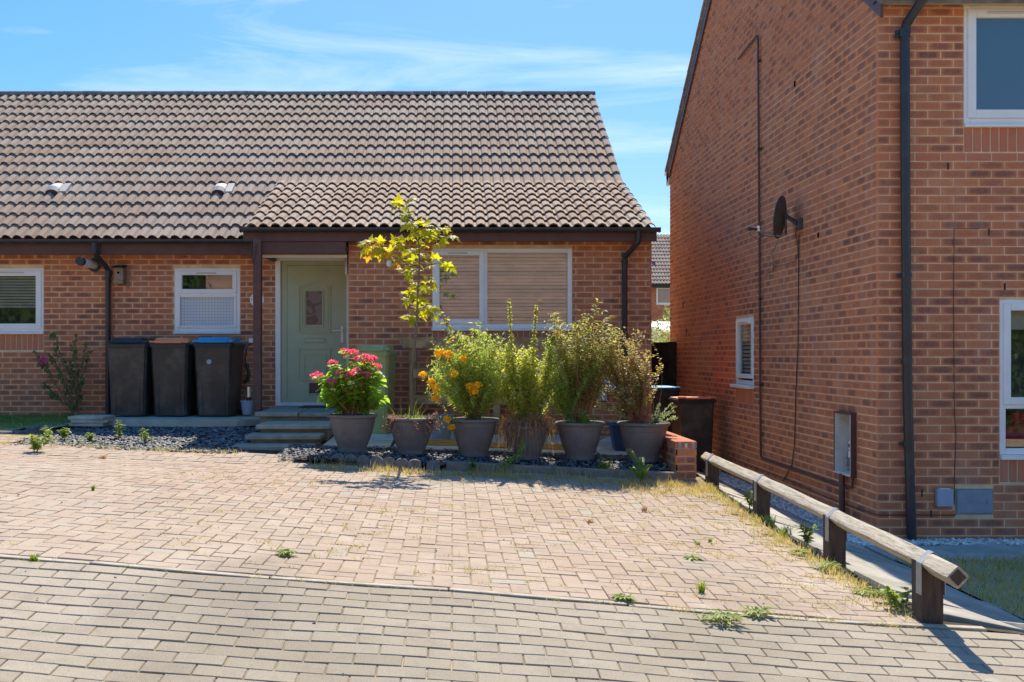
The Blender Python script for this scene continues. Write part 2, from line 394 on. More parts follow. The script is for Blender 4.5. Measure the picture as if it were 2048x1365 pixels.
class MB:
    def __init__(s):
        s.v = []; s.f = []; s.t = []; s.m = []; s.uv = {}
    def add(s, vs, fs, t=0.5, mi=0):
        k = len(s.v); s.v.extend(vs)
        for f in fs:
            s.f.append(tuple(k + i for i in f)); s.t.append(t); s.m.append(mi)
    def box(s, x0, x1, y0, y1, z0, z1, t=0.5, mi=0):
        s.add([(x0, y0, z0), (x1, y0, z0), (x1, y1, z0), (x0, y1, z0), (x0, y0, z1), (x1, y0, z1), (x1, y1, z1), (x0, y1, z1)],
              [(0, 3, 2, 1), (4, 5, 6, 7), (0, 1, 5, 4), (1, 2, 6, 5), (2, 3, 7, 6), (3, 0, 4, 7)], t, mi)
    def bbox(s, x0, x1, y0, y1, z0, z1, b=0.006, t=0.5, mi=0):
        # box with chamfered edges
        if x1 - x0 <= 2 * b or y1 - y0 <= 2 * b or z1 - z0 <= 2 * b: return s.box(x0, x1, y0, y1, z0, z1, t, mi)
        vs = []; idx = {}
        X = (x0, x1); Y = (y0, y1); Z = (z0, z1)
        for i in (0, 1):
            for j in (0, 1):
                for k in (0, 1):
                    sx = b if i == 0 else -b; sy = b if j == 0 else -b; sz = b if k == 0 else -b
                    idx[(i, j, k, 0)] = len(vs); vs.append((X[i], Y[j] + sy, Z[k] + sz))
                    idx[(i, j, k, 1)] = len(vs); vs.append((X[i] + sx, Y[j], Z[k] + sz))
                    idx[(i, j, k, 2)] = len(vs); vs.append((X[i] + sx, Y[j] + sy, Z[k]))
        q = idx; fs = []
        def quad(a, b_, c, d, n):
            p = [Vector(vs[i]) for i in (a, b_, c, d)]
            nn = (p[1] - p[0]).cross(p[2] - p[0])
            fs.append((a, b_, c, d) if nn.dot(Vector(n)) > 0 else (d, c, b_, a))
        for i in (0, 1):
            n = -1 if i == 0 else 1
            quad(q[(i, 0, 0, 0)], q[(i, 1, 0, 0)], q[(i, 1, 1, 0)], q[(i, 0, 1, 0)], (n, 0, 0))
            quad(q[(0, i, 0, 1)], q[(1, i, 0, 1)], q[(1, i, 1, 1)], q[(0, i, 1, 1)], (0, n, 0))
            quad(q[(0, 0, i, 2)], q[(1, 0, i, 2)], q[(1, 1, i, 2)], q[(0, 1, i, 2)], (0, 0, n))
            for j in (0, 1):
                m_ = -1 if j == 0 else 1
                quad(q[(i, j, 0, 0)], q[(i, j, 1, 0)], q[(i, j, 1, 1)], q[(i, j, 0, 1)], (n, m_, 0))
                quad(q[(i, 0, j, 0)], q[(i, 1, j, 0)], q[(i, 1, j, 2)], q[(i, 0, j, 2)], (n, 0, m_))
                quad(q[(0, i, j, 1)], q[(1, i, j, 1)], q[(1, i, j, 2)], q[(0, i, j, 2)], (0, n, m_))
                for k in (0, 1):
                    l = -1 if k == 0 else 1
                    a, b2, c = q[(i, j, k, 0)], q[(i, j, k, 1)], q[(i, j, k, 2)]
                    p = [Vector(vs[w]) for w in (a, b2, c)]
                    nn = (p[1] - p[0]).cross(p[2] - p[0])
                    fs.append((a, b2, c) if nn.dot(Vector((n, m_, l))) > 0 else (c, b2, a))
        s.add(vs, fs, t, mi)
    def quad(s, a, b, c, d, t=0.5, mi=0): s.add([a, b, c, d], [(0, 1, 2, 3)], t, mi)
    def prism(s, poly, axis, a0, a1, t=0.5, mi=0):
        # poly: 2-D points; axis 'x': poly in (y,z); 'y': (x,z); 'z': (x,y)
        n = len(poly)
        def P(p, a):
            return {'x': (a, p[0], p[1]), 'y': (p[0], a, p[1]), 'z': (p[0], p[1], a)}[axis]
        vs = [P(p, a0) for p in poly] + [P(p, a1) for p in poly]
        fs = [tuple(range(n))[::-1], tuple(range(n, 2 * n))]
        for i in range(n):
            j = (i + 1) % n; fs.append((i, j, n + j, n + i))
        s.add(vs, fs, t, mi)
    def tube(s, pts, r, sides=6, t=0.5, mi=0, r1=None, cap=True):
        pts = [Vector(p) for p in pts]; n = len(pts)
        vs = []; fs = []
        prev = None
        for i, p in enumerate(pts):
            d = (pts[min(i + 1, n - 1)] - pts[max(i - 1, 0)])
            if d.length < 1e-9: d = Vector((0, 0, 1))
            d.normalize()
            a = d.orthogonal().normalized() if prev is None else (prev - d * prev.dot(d)).normalized()
            prev = a; b = d.cross(a)
            rr = r if r1 is None else r + (r1 - r) * i / max(1, n - 1)
            for k in range(sides):
                an = 2 * math.pi * k / sides
                vs.append(tuple(p + a * (rr * math.cos(an)) + b * (rr * math.sin(an))))
        for i in range(n - 1):
            for k in range(sides):
                k2 = (k + 1) % sides
                fs.append((i * sides + k, i * sides + k2, (i + 1) * sides + k2, (i + 1) * sides + k))
        if cap:
            fs.append(tuple(range(sides))[::-1]); fs.append(tuple((n - 1) * sides + k for k in range(sides)))
        s.add(vs, fs, t, mi)
    def lathe(s, prof, cx, cy, cz, seg=28, t=0.5, mi=0, ax='z'):
        vs = []; fs = []; n = len(prof)
        for k in range(seg):
            a = 2 * math.pi * k / seg
            for r, h in prof:
                if ax == 'z': vs.append((cx + r * math.cos(a), cy + r * math.sin(a), cz + h))
                elif ax == 'y': vs.append((cx + r * math.cos(a), cy + h, cz + r * math.sin(a)))
                else: vs.append((cx + h, cy + r * math.cos(a), cz + r * math.sin(a)))
        for k in range(seg):
            k2 = (k + 1) % seg
            for i in range(n - 1):
                fs.append((k * n + i, k2 * n + i, k2 * n + i + 1, k * n + i + 1))
        s.add(vs, fs, t, mi)
    def build(s, name, mats, parent=None, smooth=False, kind=None, local=False):
        me = bpy.data.meshes.new(name)
        o3 = Vector((0, 0, 0)) if local else org(parent)
        vs = [(a - o3.x, b - o3.y, c - o3.z) for a, b, c in s.v] if o3.length else s.v
        me.from_pydata(vs, [], s.f)
        at = me.attributes.new('tone', 'FLOAT', 'FACE')
        at.data.foreach_set('value', s.t)
        for m in (mats if isinstance(mats, (list, tuple)) else [mats]): me.materials.append(m)
        if any(s.m): me.polygons.foreach_set('material_index', s.m)
        if smooth: me.polygons.foreach_set('use_smooth', [True] * len(s.f))
        me.update()
        o = bpy.data.objects.new(name, me); COL.objects.link(o)
        if parent is not None: o.parent = parent
        if kind: o['kind'] = kind
        return o

def tag(o, label, cat, group=None, kind=None):
    o['label'] = label; o['category'] = cat
    if group: o['group'] = group
    if kind: o['kind'] = kind
    return o
def thing(name, label, cat, loc, group=None):
    o = bpy.data.objects.new(name, None); COL.objects.link(o)
    o.location = loc; o.empty_display_size = 0.1
    return tag(o, label, cat, group)
def struct(o): o['kind'] = 'structure'; return o
def smooth_angle(o, ang=40):
    me = o.data
    me.polygons.foreach_set('use_smooth', [True] * len(me.polygons))
    try: me.set_sharp_from_angle(angle=math.radians(ang))
    except Exception: pass
    return o
def proj(p):
    if p[1] < 0.3: return (-999, -999, 0)
    return (VX + FPX * p[0] / p[1], VY - FPX * (p[2] - CAMZ) / p[1], FPX / p[1])
def in_view(p, m=6):
    x, y, s = proj(p)
    return -m < x < 2048 + m and -m < y < 1365 + m
def lerp(pts, y):
    if y <= pts[0][0]: return pts[0][1]
    for (a, b), (c, d) in zip(pts, pts[1:]):
        if y <= c: return b + (d - b) * (y - a) / (c - a)
    return pts[-1][1]
# ------------------------------------------------------------------ shared pieces (bricks, tiles, pavers, leaves)
GEO = {}
_MESH = {}
def piece_mesh(name, key, q, mats):
    k = (name, key, q)
    if k not in _MESH:
        vs, fs, uvs = GEO[key]
        me = bpy.data.meshes.new(name)
        me.from_pydata(vs, [], fs)
        at = me.attributes.new('tone', 'FLOAT', 'FACE'); at.data.foreach_set('value', [q / 24.0 + 0.01] * len(fs))
        for m in mats: me.materials.append(m)
        if uvs:
            ul = me.uv_layers.new(name='uv')
            flat = [c for f in uvs for p in f for c in p]
            ul.data.foreach_set('uv', flat)
        me.update()
        _MESH[k] = me
    return _MESH[k]

def pieces(name, rest, lst, mats, parent, limit=300):
    """lst: (geometry key, world matrix, tone, size in view). The largest become parts, the rest one joined part."""
    mats = mats if isinstance(mats, (list, tuple)) else [mats]
    lst = sorted(lst, key=lambda a: -a[3])
    o3 = org(parent)
    T = Matrix.Translation(-o3)
    n = 0
    for key, mw, t, vis in lst:
        if n >= limit or vis <= 0: break
        o = bpy.data.objects.new(name, piece_mesh(name, key, int(t * 23.99), mats))
        COL.objects.link(o)
        if parent is not None: o.parent = parent
        o.matrix_local = T @ mw
        n += 1
    others = lst[n:]
    if others:
        V = []; F = []; TT = []; UV = []; k = 0; has = False
        for key, mw, t, vis in others:
            vs, fs, uvs = GEO[key]
            a = np.array(vs); mm = np.array(T @ mw)
            b = a @ mm[:3, :3].T + mm[:3, 3]
            V.append(b); F.extend([tuple(k + i for i in f) for f in fs]); TT.extend([t] * len(fs)); k += len(vs)
            if uvs:
                has = True; UV.extend([c for f in uvs for p in f for c in p])
        me = bpy.data.meshes.new(rest)
        me.from_pydata(np.concatenate(V).tolist(), [], F)
        at = me.attributes.new('tone', 'FLOAT', 'FACE'); at.data.foreach_set('value', TT)
        for m in mats: me.materials.append(m)
        if has:
            ul = me.uv_layers.new(name='uv'); ul.data.foreach_set('uv', UV)
        me.update()
        o = bpy.data.objects.new(rest, me); COL.objects.link(o)
        if parent is not None: o.parent = parent
        o['kind'] = 'stuff'
    return n

def view_area(mw, a, b):
    p = mw @ Vector(a); q = mw @ Vector(b); c = (p + q) / 2
    if c.y < 0.5 or not in_view(c): return 0
    x0, y0, _ = proj(p); x1, y1, _ = proj(q)
    return abs(x1 - x0) * abs(y1 - y0) + 1e-3

def brick_geo(Lb, H):
    key = ('brick', round(Lb, 3), round(H, 3))
    if key not in GEO:
        c = 0.004
        def ring(i, y): return [(i, y, i), (Lb - i, y, i), (Lb - i, y, H - i), (i, y, H - i)]
        vs = ring(c, 0) + ring(0, c) + ring(0, 0.02)
        fs = [(0, 1, 2, 3)]; 
        for i in range(4):
            j = (i + 1) % 4
            fs.append((4 + i, 4 + j, j, i)); fs.append((8 + i, 8 + j, 4 + j, 4 + i))
        uvs = [[(vs[i][0] / Lb, vs[i][2] / H) for i in f] for f in fs]
        GEO[key] = (vs, fs, uvs)
    return key

def brick_layout(mw, Lw, z_rows, openings, phase=0.0, urange=None, seed=0):
    """rows of stretchers in wall-local coordinates; openings (u0,u1,v0,v1) are left free"""
    rnd = random.Random(seed)
    out = []
    for r in range(z_rows):
        v0 = r * 0.075; vm = v0 + 0.0375
        a, b = (0.0, Lw) if urange is None else urange(vm)
        if b - a < 0.05: continue
        off = ((r % 2) * 0.1125 + phase) % 0.225 - 0.225
        k = 0
        while True:
            s = off + k * 0.225; k += 1
            if s > b: break
            segs = [(max(s + 0.005, a), min(s + 0.220, b))]
            for (o0, o1, w0, w1) in openings:
                if w0 - 0.03 < vm < w1 + 0.03:
                    ns = []
                    for (p, q) in segs:
                        if q <= o0 or p >= o1: ns.append((p, q)); continue
                        if p < o0: ns.append((p, o0 - 0.003))
                        if q > o1: ns.append((o1 + 0.003, q))
                    segs = ns
            for (p, q) in segs:
                if q - p < 0.025: continue
                Lb = round((q - p) / 0.005) * 0.005
                if Lb < 0.03: continue
                key = brick_geo(Lb, 0.0655)
                jit = rnd.uniform(-0.0012, 0.0012)
                m = mw @ Matrix.Translation((p, jit - 0.0005, v0 + 0.0048 + rnd.uniform(-0.0006, 0.0006)))
                t = rnd.random()
                out.append((key, m, t, view_area(m, (0, 0, 0), (Lb, 0, 0.065))))
    return out

def soldiers(mw, u0, u1, v0, h, seed=1):
    rnd = random.Random(seed); out = []; n = int((u1 - u0) / 0.0755); w = (u1 - u0) / n
    key = brick_geo(round(w - 0.0095, 3), h - 0.0095)
    for i in range(n):
        m = mw @ Matrix.Translation((u0 + i * w + 0.0048, rnd.uniform(-0.001, 0.001) - 0.0005, v0 + 0.0048))
        out.append((key, m, rnd.random(), view_area(m, (0, 0, 0), (w, 0, h))))
    return out

def backing(mw, Lw, H, openings, y=0.005, thick=0.10, mb=None, top=None):
    mb = mb or MB()
    us = sorted({0.008, Lw - 0.008, *[o[0] for o in openings], *[o[1] for o in openings]})
    us = [u for u in us if 0.008 <= u <= Lw - 0.008]
    vs_ = sorted({0.0, H, *[o[2] for o in openings], *[o[3] for o in openings]}); vs_ = [v for v in vs_ if 0 <= v <= H]
    for a, b in zip(us, us[1:]):
        for c, d in zip(vs_, vs_[1:]):
            um, vm = (a + b) / 2, (c + d) / 2
            if any(o[0] < um < o[1] and o[2] < vm < o[3] for o in openings): continue
            k0 = len(mb.v)
            mb.box(a, b, y, y + thick, c, d)
            for i in range(k0, len(mb.v)): mb.v[i] = tuple(mw @ Vector(mb.v[i]))
    return mb
def xf(mb, mw, start=0):
    for i in range(start, len(mb.v)): mb.v[i] = tuple(mw @ Vector(mb.v[i]))
    return mb

# ------------------------------------------------------------------ terrain (h = depth below the lens)
BASE = [(3, 1.42), (4.1, 1.30), (5, 1.20), (7, 1.19), (8.5, 1.17), (9.75, 1.165), (10.5, 1.085), (12, 1.05), (14, 1.02)]
CSL = [(8, 0.075), (10.5, 0.032)]
def hd(x, y):
    return lerp(BASE, y) + lerp(CSL, y) * max(-7, min(7, x))
def hh(x, y):
    d = hd(x, y)
    if x > 2.5 and y > 5.0:
        he = hd(2.5, y)
        if y > 9: he = max(he, he + (1.31 - he) * min(1, (y - 9) / 1.5))
        k = min(1, (x - 2.5) / 1.0)
        p = he + (1.64 - he) * k
        w = min(1, (y - 5.0) / 0.8)
        return d * (1 - w) + p * w
    return d
def gz(x, y): return CAMZ - hh(x, y)
def und(x, y): return 0.005 * math.sin(x * 2.3 + 1.1 * math.sin(y * 1.7)) + 0.004 * math.sin(y * 3.1 + x * 1.3) + 0.0025 * math.sin(x * 7.1 + y * 5.3)
def slopes(x, y):
    e = 0.05
    return (gz(x + e, y) - gz(x - e, y)) / (2 * e), (gz(x, y + e) - gz(x, y - e)) / (2 * e)

def sheet(name, xs, ys, zf, mat, kind='structure', parent=None, inside=None):
    mb = MB(); nx, ny = len(xs), len(ys)
    vs = [(x, y, zf(x, y)) for y in ys for x in xs]
    fs = []
    for j in range(ny - 1):
        for i in range(nx - 1):
            if inside and not inside((xs[i] + xs[i + 1]) / 2, (ys[j] + ys[j + 1]) / 2): continue
            a = j * nx + i; fs.append((a, a + 1, a + nx + 1, a + nx))
    mb.add(vs, fs)
    o = mb.build(name, mat, parent, smooth=False); o['kind'] = kind
    return o
def frange(a, b, s):
    n = max(1, int(round((b - a) / s))); return [a + (b - a) * i / n for i in range(n + 1)]

gx = [-400, -120, -40, -15] + frange(-8, 8, 0.5) + [15, 40, 120, 400]
gy = [-400, -120, -40, -12, -4, 0] + frange(2, 20, 0.5) + [26, 40, 80, 200, 600]
ground = sheet('ground', gx, gy, lambda x, y: gz(x, y) - 0.075, M['ground'])

road = sheet('road', frange(-9, 7, 0.16), [-14, -8, -3, 0, 1.5] + frange(3, 5.0, 0.125) + [5.06], lambda x, y: gz(x, y) + und(x, y) - 0.0075, M['sand'])
BACKL, BACKR = 10.42, 9.9
def drive_in(x, y):
    if x > 2.5: return False
    if x < -4.72: return y < 11.25 - 0.12 * (x + 4.72)
    if x < -1.45: return y < BACKL
    return y < BACKR
driveway = sheet('driveway', [-7.0, -6.5, -6, -5.5, -5.1, -4.72] + frange(-4.6, -1.45, 0.15) + frange(-1.3, 2.5, 0.15),
                 frange(5.12, 9.9, 0.15) + [10.1, 10.25, 10.42, 10.8, 11.1, 11.4], lambda x, y: gz(x, y) + und(x, y) - 0.0075, M['sand'], inside=lambda x, y: drive_in(x, y - 0.15))

def paver_geo(a, b):
    key = ('paver', a, b)
    if key not in GEO:
        mb = MB(); c = 0.0035; z1 = 0.0; z0 = -0.045
        ring = lambda i, z: [(i, i, z), (a - i, i, z), (a - i, b - i, z), (i, b - i, z)]
        vs = ring(c, z1) + ring(0, z1 - c) + ring(0, z0); fs = [(0, 1, 2, 3)]
        for i in range(4):
            j = (i + 1) % 4
            fs.append((4 + i, 4 + j, j, i)); fs.append((8 + i, 8 + j, 4 + j, 4 + i))
        GEO[key] = (vs, fs, None)
    return key
def on_ground(x, y, a, b, dz=0.0, tilt=0.006, rz=0.0):
    cx, cy = x + a / 2, y + b / 2
    sx, sy = slopes(cx, cy)
    sx += (und(cx + .05, cy) - und(cx - .05, cy)) * 10; sy += (und(cx, cy + .05) - und(cx, cy - .05)) * 10
    tl_ = tilt * random.choice((.6, .6, 1, 2)); n = Vector((-sx + U(-tl_, tl_), -sy + U(-tl_, tl_), 1)).normalized()
    q = Vector((0, 0, 1)).rotation_difference(n).to_matrix().to_4x4()
    return Matrix.Translation((cx, cy, gz(cx, cy) + dz + (und(cx, cy) if dz <= 0.006 else 0) + U(-0.002, 0.002))) @ q @ Matrix.Rotation(rz + U(-0.006, 0.006), 4, 'Z') @ Matrix.Translation((-a / 2, -b / 2, 0))

# grey running bond
lst = []
j = 0; y = 5.03 - 0.102
while y > 2.6:
    off = (j % 2) * 0.102
    for i in range(-24, 24):
        x = i * 0.204 + off
        if -4.2 < x < 4.6:
            m = on_ground(x, y, 0.1985, 0.0965)
            lst.append((paver_geo(0.1985, 0.0965), m, random.random() * 0.95, view_area(m, (0, 0, 0), (0.1985, 0.0965, 0))))
    j += 1; y -= 0.102
pieces('paver', 'paving', lst, M['grey'], road)
# pink herringbone
lst = []
g = 0.1015
for i in range(-72, 26):
    for jj in range(-1, 64):
        x = i * g; y = 5.137 + jj * g
        r = (i - jj) % 4
        if r == 0: a, b = 0.198, 0.0965
        elif r == 3: a, b = 0.0965, 0.198
        else: continue
        if jj < 0:
            if r != 3: continue
            y += g; b = 0.0965
        if not drive_in(x + a / 2, y + b / 2) or x + a > 2.5: continue
        m = on_ground(x, y, a, b, 0.0, 0.008)
        t = random.random() * 0.955
        if random.random() < 0.02: t = 0.99
        lst.append((paver_geo(a, b), m, t, view_area(m, (0, 0, 0), (a, b, 0))))
pieces('paver', 'paving', lst, M['pink'], driveway)
# flush concrete edging between road and driveway
lst = []
x = -6.4
while x < 2.6:
    m = on_ground(x, 5.075 + U(-.003, .003), 0.905, 0.05, 0.002, 0.006)
    lst.append((paver_geo(0.905, 0.05), m, random.random(), view_area(m, (0, 0, 0), (0.9, 0.05, 0)))); x += 0.912
pieces('kerb_edging', 'edging', lst, M['kerb'], driveway)

# path beside the two-storey house
def path_z(x, y): return gz(x, y) + 0.004
path = sheet('path', frange(2.5, 7.5, 0.25), frange(5.2, 17.0, 0.4), lambda x, y: gz(x, y) - 0.012, M['soil'],
             inside=lambda x, y: x < 3.72 or y < 8.85)
lst = []
y = 5.35
while y < 16.6:
    for (xa, w) in ((2.62, 0.44), (3.065, 0.44)):
        m = on_ground(xa, y, w, 0.592, 0.008, 0.006)
        lst.append((paver_geo(w, 0.592), m, random.random(), view_area(m, (0, 0, 0), (w, 0.59, 0))))
    y += 0.6
for k in range(7):
    x0 = 3.52 + k * 0.6
    m = on_ground(x0, 7.98, 0.592, 0.6, 0.010, 0.004)
    lst.append((paver_geo(0.592, 0.6), m, random.random(), view_area(m, (0, 0, 0), (0.59, 0.6, 0))))
pieces('paving_slab', 'paving', lst, M['slab'], path)

# white gravel margins, stone by stone but one body
def scatter_stones(name, n, f, size, mat, parent=None, flat=0.6, kind='stuff', z=gz, lift=0.3):
    mb = MB()
    base = [(1, 0, 0), (-1, 0, 0), (0, 1, 0), (0, -1, 0), (0, 0, 1), (0, 0, -1)]
    fs = [(0, 2, 4), (2, 1, 4), (1, 3, 4), (3, 0, 4), (2, 0, 5), (1, 2, 5), (3, 1, 5), (0, 3, 5)]
    for _ in range(n):
        x, y = f(); s = U(*size)
        e = Euler((U(-0.5, 0.5), U(-0.5, 0.5), U(0, 6.28))).to_matrix()
        sc = (s * U(0.7, 1.2), s * U(0.6, 1.0), s * flat * U(0.7, 1.2))
        zz = z(x, y) + s * lift * U(0.2, 1.3)
        mb.add([tuple(e @ Vector((v[0] * sc[0], v[1] * sc[1], v[2] * sc[2])) + Vector((x, y, zz))) for v in base], fs, R())
    return mb.build(name, mat, parent, smooth=False, kind=kind)
def gravel_pt():
    if R() < 0.72: return U(3.42, 3.73), 8.55 + (R() ** 1.5) * 8
    return U(3.45, 6), U(8.56, 8.80)
gr = scatter_stones('gravel', 9500, gravel_pt, (0.010, 0.022), M['gravel'], z=lambda x, y: gz(x, y) + 0.008, lift=0.6)
gr['label'] = 'white stone gravel along the foot of the brick house'

# ------------------------------------------------------------------ beds, slabs, steps
def slate_l(x, y):
    t = max(0, min(1, (y - BACKL) / (12.5 - BACKL)))
    return CAMZ - (hd(x, BACKL) * (1 - t) + 0.905 * t) - 0.01
def slate_r(x, y): return CAMZ - (hd(x, y) - 0.04)
bedl = sheet('slate_bed', frange(-4.72, -1.4, 0.3), frange(BACKL, 12.5, 0.3), slate_l, M['soil'])
bedr = sheet('planting_bed', frange(-1.6, 2.22, 0.3), frange(9.98, 10.86, 0.22), lambda x, y: slate_r(x, y) - 0.01, M['soil'])
ch = scatter_stones('slate_chippings', 7500, lambda: (U(-4.66, -2.3), BACKL - 0.06 + 2.1 * R()), (0.012, 0.034), M['slate'], flat=0.30, z=lambda x, y: slate_l(x, max(y, BACKL)), lift=0.5)
ch['label'] = 'loose blue grey slate chippings before the black bins'
ch2 = scatter_stones('slate_chippings', 4600, lambda: (U(-1.75, 2.2), U(10.0, 10.9)), (0.010, 0.027), M['slate'], flat=0.35, z=slate_r, lift=0.5)
ch2['label'] = 'dark slate chippings under the row of plant pots'
# lawn behind a stone edging
def lawn_z(x, y): return CAMZ - (0.90 - 0.012 * (y - 11.3)) + 0.02 - 0.02 * max(0, 12 - y)
lawn = sheet('lawn', frange(-8.4, -4.75, 0.35), frange(11.2, 13.78, 0.2), lambda x, y: lawn_z(x, y), M['ground'], inside=lambda x, y: y > 11.35 + 0.9 * max(0, (x + 5.3) / 0.5))
# bin slab
mb = MB()
mb.prism([(-4.30, 12.58), (-3.3, 12.45), (-2.7, 12.55), (-2.44, 12.75), (-2.44, 13.78), (-4.62, 13.78), (-4.62, 12.85)], 'z', CAMZ - 0.90, CAMZ - 0.818)
slab_bins = mb.build('concrete_hardstanding', M['patio']); struct(slab_bins)
# patio slabs between the pots and the house
patio = sheet('patio', frange(-1.42, 2.22, 0.5), frange(10.78, 12.85, 0.4), lambda x, y: CAMZ - hd(x, y) + 0.035, M['soil'])
lst = []
for i in range(5):
    for jx in range(3):
        a = 0.745
        x = -1.40 + i * 0.75; y = 10.80 + jx * 0.7
        m = on_ground(x, y, 0.715, 0.69, 0.055, 0.004)
        lst.append((paver_geo(0.715, 0.69), m, random.random(), view_area(m, (0, 0, 0), (0.7, 0.69, 0))))
pieces('paving_slab', 'paving', lst, M['patio'], patio)

def slab_geo(a, b, t):
    key = ('slab', a, b, t)
    if key not in GEO:
        mb = MB(); mb.bbox(0, a, 0, b, -t, 0, 0.006); GEO[key] = (mb.v, mb.f, None)
    return key
steps = thing('garden_steps', 'weathered dark concrete slab steps climbing to the green front door', 'steps', (-1.9, 11, CAMZ - 1.03))
mb = MB()
for (x0, x1, y0, y1, h) in ((-2.36, -1.52, 10.75, 11.5, 0.98), (-2.28, -1.46, 11.10, 11.9, 0.89), (-2.23, -1.40, 11.45, 12.4, 0.80), (-2.38, -1.37, 12.15, 13.7, 0.70)):
    mb.box(x0 + 0.03, x1 - 0.03, y0 + 0.04, y1, CAMZ - 1.12, CAMZ - h - 0.052)
mb.build('riser', M['step'], steps)
for (x0, x1, y0, y1, h) in ((-2.375, -1.51, 10.70, 11.14, 0.98), (-2.295, -1.455, 11.05, 11.49, 0.89), (-2.245, -1.395, 11.40, 12.19, 0.80),
                           (-2.395, -1.875, 12.10, 12.95, 0.70), (-1.862, -1.36, 12.12, 12.95, 0.704), (-2.395, -1.875, 12.96, 13.72, 0.70), (-1.862, -1.36, 12.96, 13.72, 0.70)):
    mb = MB(); mb.bbox(x0, x1, y0, y1, CAMZ - h - 0.05, CAMZ - h, 0.008, R()); mb.build('tread', M['step'], steps)
mb = MB(); mb.box(-2.45, -1.45, 10.38, 10.72, CAMZ - 1.10, CAMZ - 1.043); mb.build('base_slab', M['kerb'], steps)
mb = MB(); mb.bbox(-2.02, -1.42, 13.1, 13.62, CAMZ - 0.70, CAMZ - 0.688, 0.004)
tag(mb.build('door_mat', M['mat']), 'flat brown mat lying before the green front door', 'door mat')

# ------------------------------------------------------------------ windows and doors
def bars(mb, x0, x1, z0, z1, w, y0, y1, wb=None):
    wb = wb or w
    mb.bbox(x0, x0 + w, y0, y1, z0, z1, 0.004); mb.bbox(x1 - w, x1, y0, y1, z0, z1, 0.004)
    mb.bbox(x0 + w, x1 - w, y0 + 0.001, y1, z1 - w, z1, 0.004); mb.bbox(x0 + w, x1 - w, y0 + 0.001, y1, z0, z0 + wb, 0.004)
def window(root, mw, w, h, lights, sill=0.0, name='window', mullions=(), transoms=(), sillover=0.01, frame=0.055, blind=None, seed=0):
    mb = MB(); bars(mb, 0, w, 0, h, frame, 0.004, 0.07)
    for mx in mullions: mb.bbox(mx - 0.022, mx + 0.022, 0.006, 0.07, frame, h - frame, 0.004)
    for (tz, tx0, tx1) in transoms: mb.bbox(tx0, tx1, 0.006, 0.07, tz - 0.022, tz + 0.022, 0.004)
    o = xf(mb, mw).build(name, M['upvc'], root)
    for lt in lights:
        x0, x1, z0, z1, gm, cas = lt[:6]
        gi = 0.0
        if cas:
            mb = MB(); bars(mb, x0, x1, z0, z1, cas, -0.010, 0.05)
            xf(mb, mw).build('casement', M['upvc'], o); gi = cas
        mb = MB(); a0, a1, b0, b1 = x0 + gi - 0.004, x1 - gi + 0.004, z0 + gi - 0.004, z1 - gi + 0.004
        mb.box(a0, a1, 0.026, 0.030, b0, b1); xf(mb, mw).build('pane', M[gm], o)
        if len(lt) > 6 and lt[6]:
            vx0, vx1, vz = lt[6]
            mb = MB(); mb.bbox(vx0, vx1, -0.024, -0.0105, vz, vz + 0.018, 0.004); xf(mb, mw).build('trickle_vent', M['cream'], o)
    if sill:
        mb = MB(); mb.bbox(-sillover, w + sillover, -0.035, 0.05, -sill, -0.002, 0.006); xf(mb, mw).build('sill', M['upvc'], o)
    if blind:
        bx0, bx1, bz0, bz1, gap = blind
        z = bz1; key = ('slat', round(bx1 - bx0, 3))
        ln = bx1 - bx0
        GEO[key] = ([(0, 0, 0), (ln, 0, 0), (ln, 0.010, gap * 0.74), (0, 0.010, gap * 0.74), (0, 0.002, 0), (ln, 0.002, 0), (ln, 0.012, gap * 0.74), (0, 0.012, gap * 0.74)],
                    [(0, 1, 2, 3), (7, 6, 5, 4), (3, 2, 6, 7), (1, 0, 4, 5)], None)
        l2 = []
        while z > bz0:
            l2.append((key, mw @ Matrix.Translation((bx0, 0.075, z)), R(), 1.0)); z -= gap
        pieces('blind_slat', 'blind_slats', l2, M['blind'], o)
    mb = MB(); mb.box(-0.05, w + 0.05, 0.5, 0.51, -0.05, h + 0.05); xf(mb, mw).build('room_beyond', M['room'], o)
    return o

# ================================================================== THE BUNGALOW
YM, YL = 12.86, 13.79
bung = thing('bungalow', 'single storey red brick bungalow with brown tiled roof and sage green door', 'bungalow', (0, YM, CAMZ - 0.96))
def WM(x, y, z, rz=0): return Matrix.Translation((x, y, z)) @ Matrix.Rotation(rz, 4, 'Z')
# front wall
XA, XB = -1.338, 2.560
zb = 0.60
w1 = (-0.258, 1.537, 2.012, 3.040)
oz = zb
W = WM(XA, YM, oz)
op = [(w1[0] - XA, w1[1] - XA, w1[2] - 0.035 - oz, w1[3] - oz + 0.002)]
sol = (w1[0] - XA, w1[1] - XA, w1[2] - 0.035 - 0.225 - oz, w1[2] - 0.035 - oz)
bl = brick_layout(W, XB - XA, 34, op + [sol], 0.0, seed=3)
bricks = bl
plainb = soldiers(W, sol[0], sol[1], sol[2], 0.225, 4)
wall_mb = backing(W, XB - XA, 2.58, op)
# recessed wall: neighbour side to the door
XLb = -4.70
ozl = 0.66
W2 = WM(XLb, YL, ozl)
w2 = (-3.835, -2.930, 1.985, 2.863)
dr = (-2.435, -1.385, 0.965, 3.035)
op2 = [(w2[0] - XLb, w2[1] - XLb, w2[2] - 0.035 - ozl, w2[3] - ozl), (dr[0] - XLb, dr[1] - XLb + 0.1, dr[2] - ozl - 0.3, dr[3] - ozl)]
bricks += brick_layout(W2, dr[0] - XLb, 32, op2, 0.06, seed=5)
backing(W2, -1.30 - XLb, 2.45, op2, mb=wall_mb)
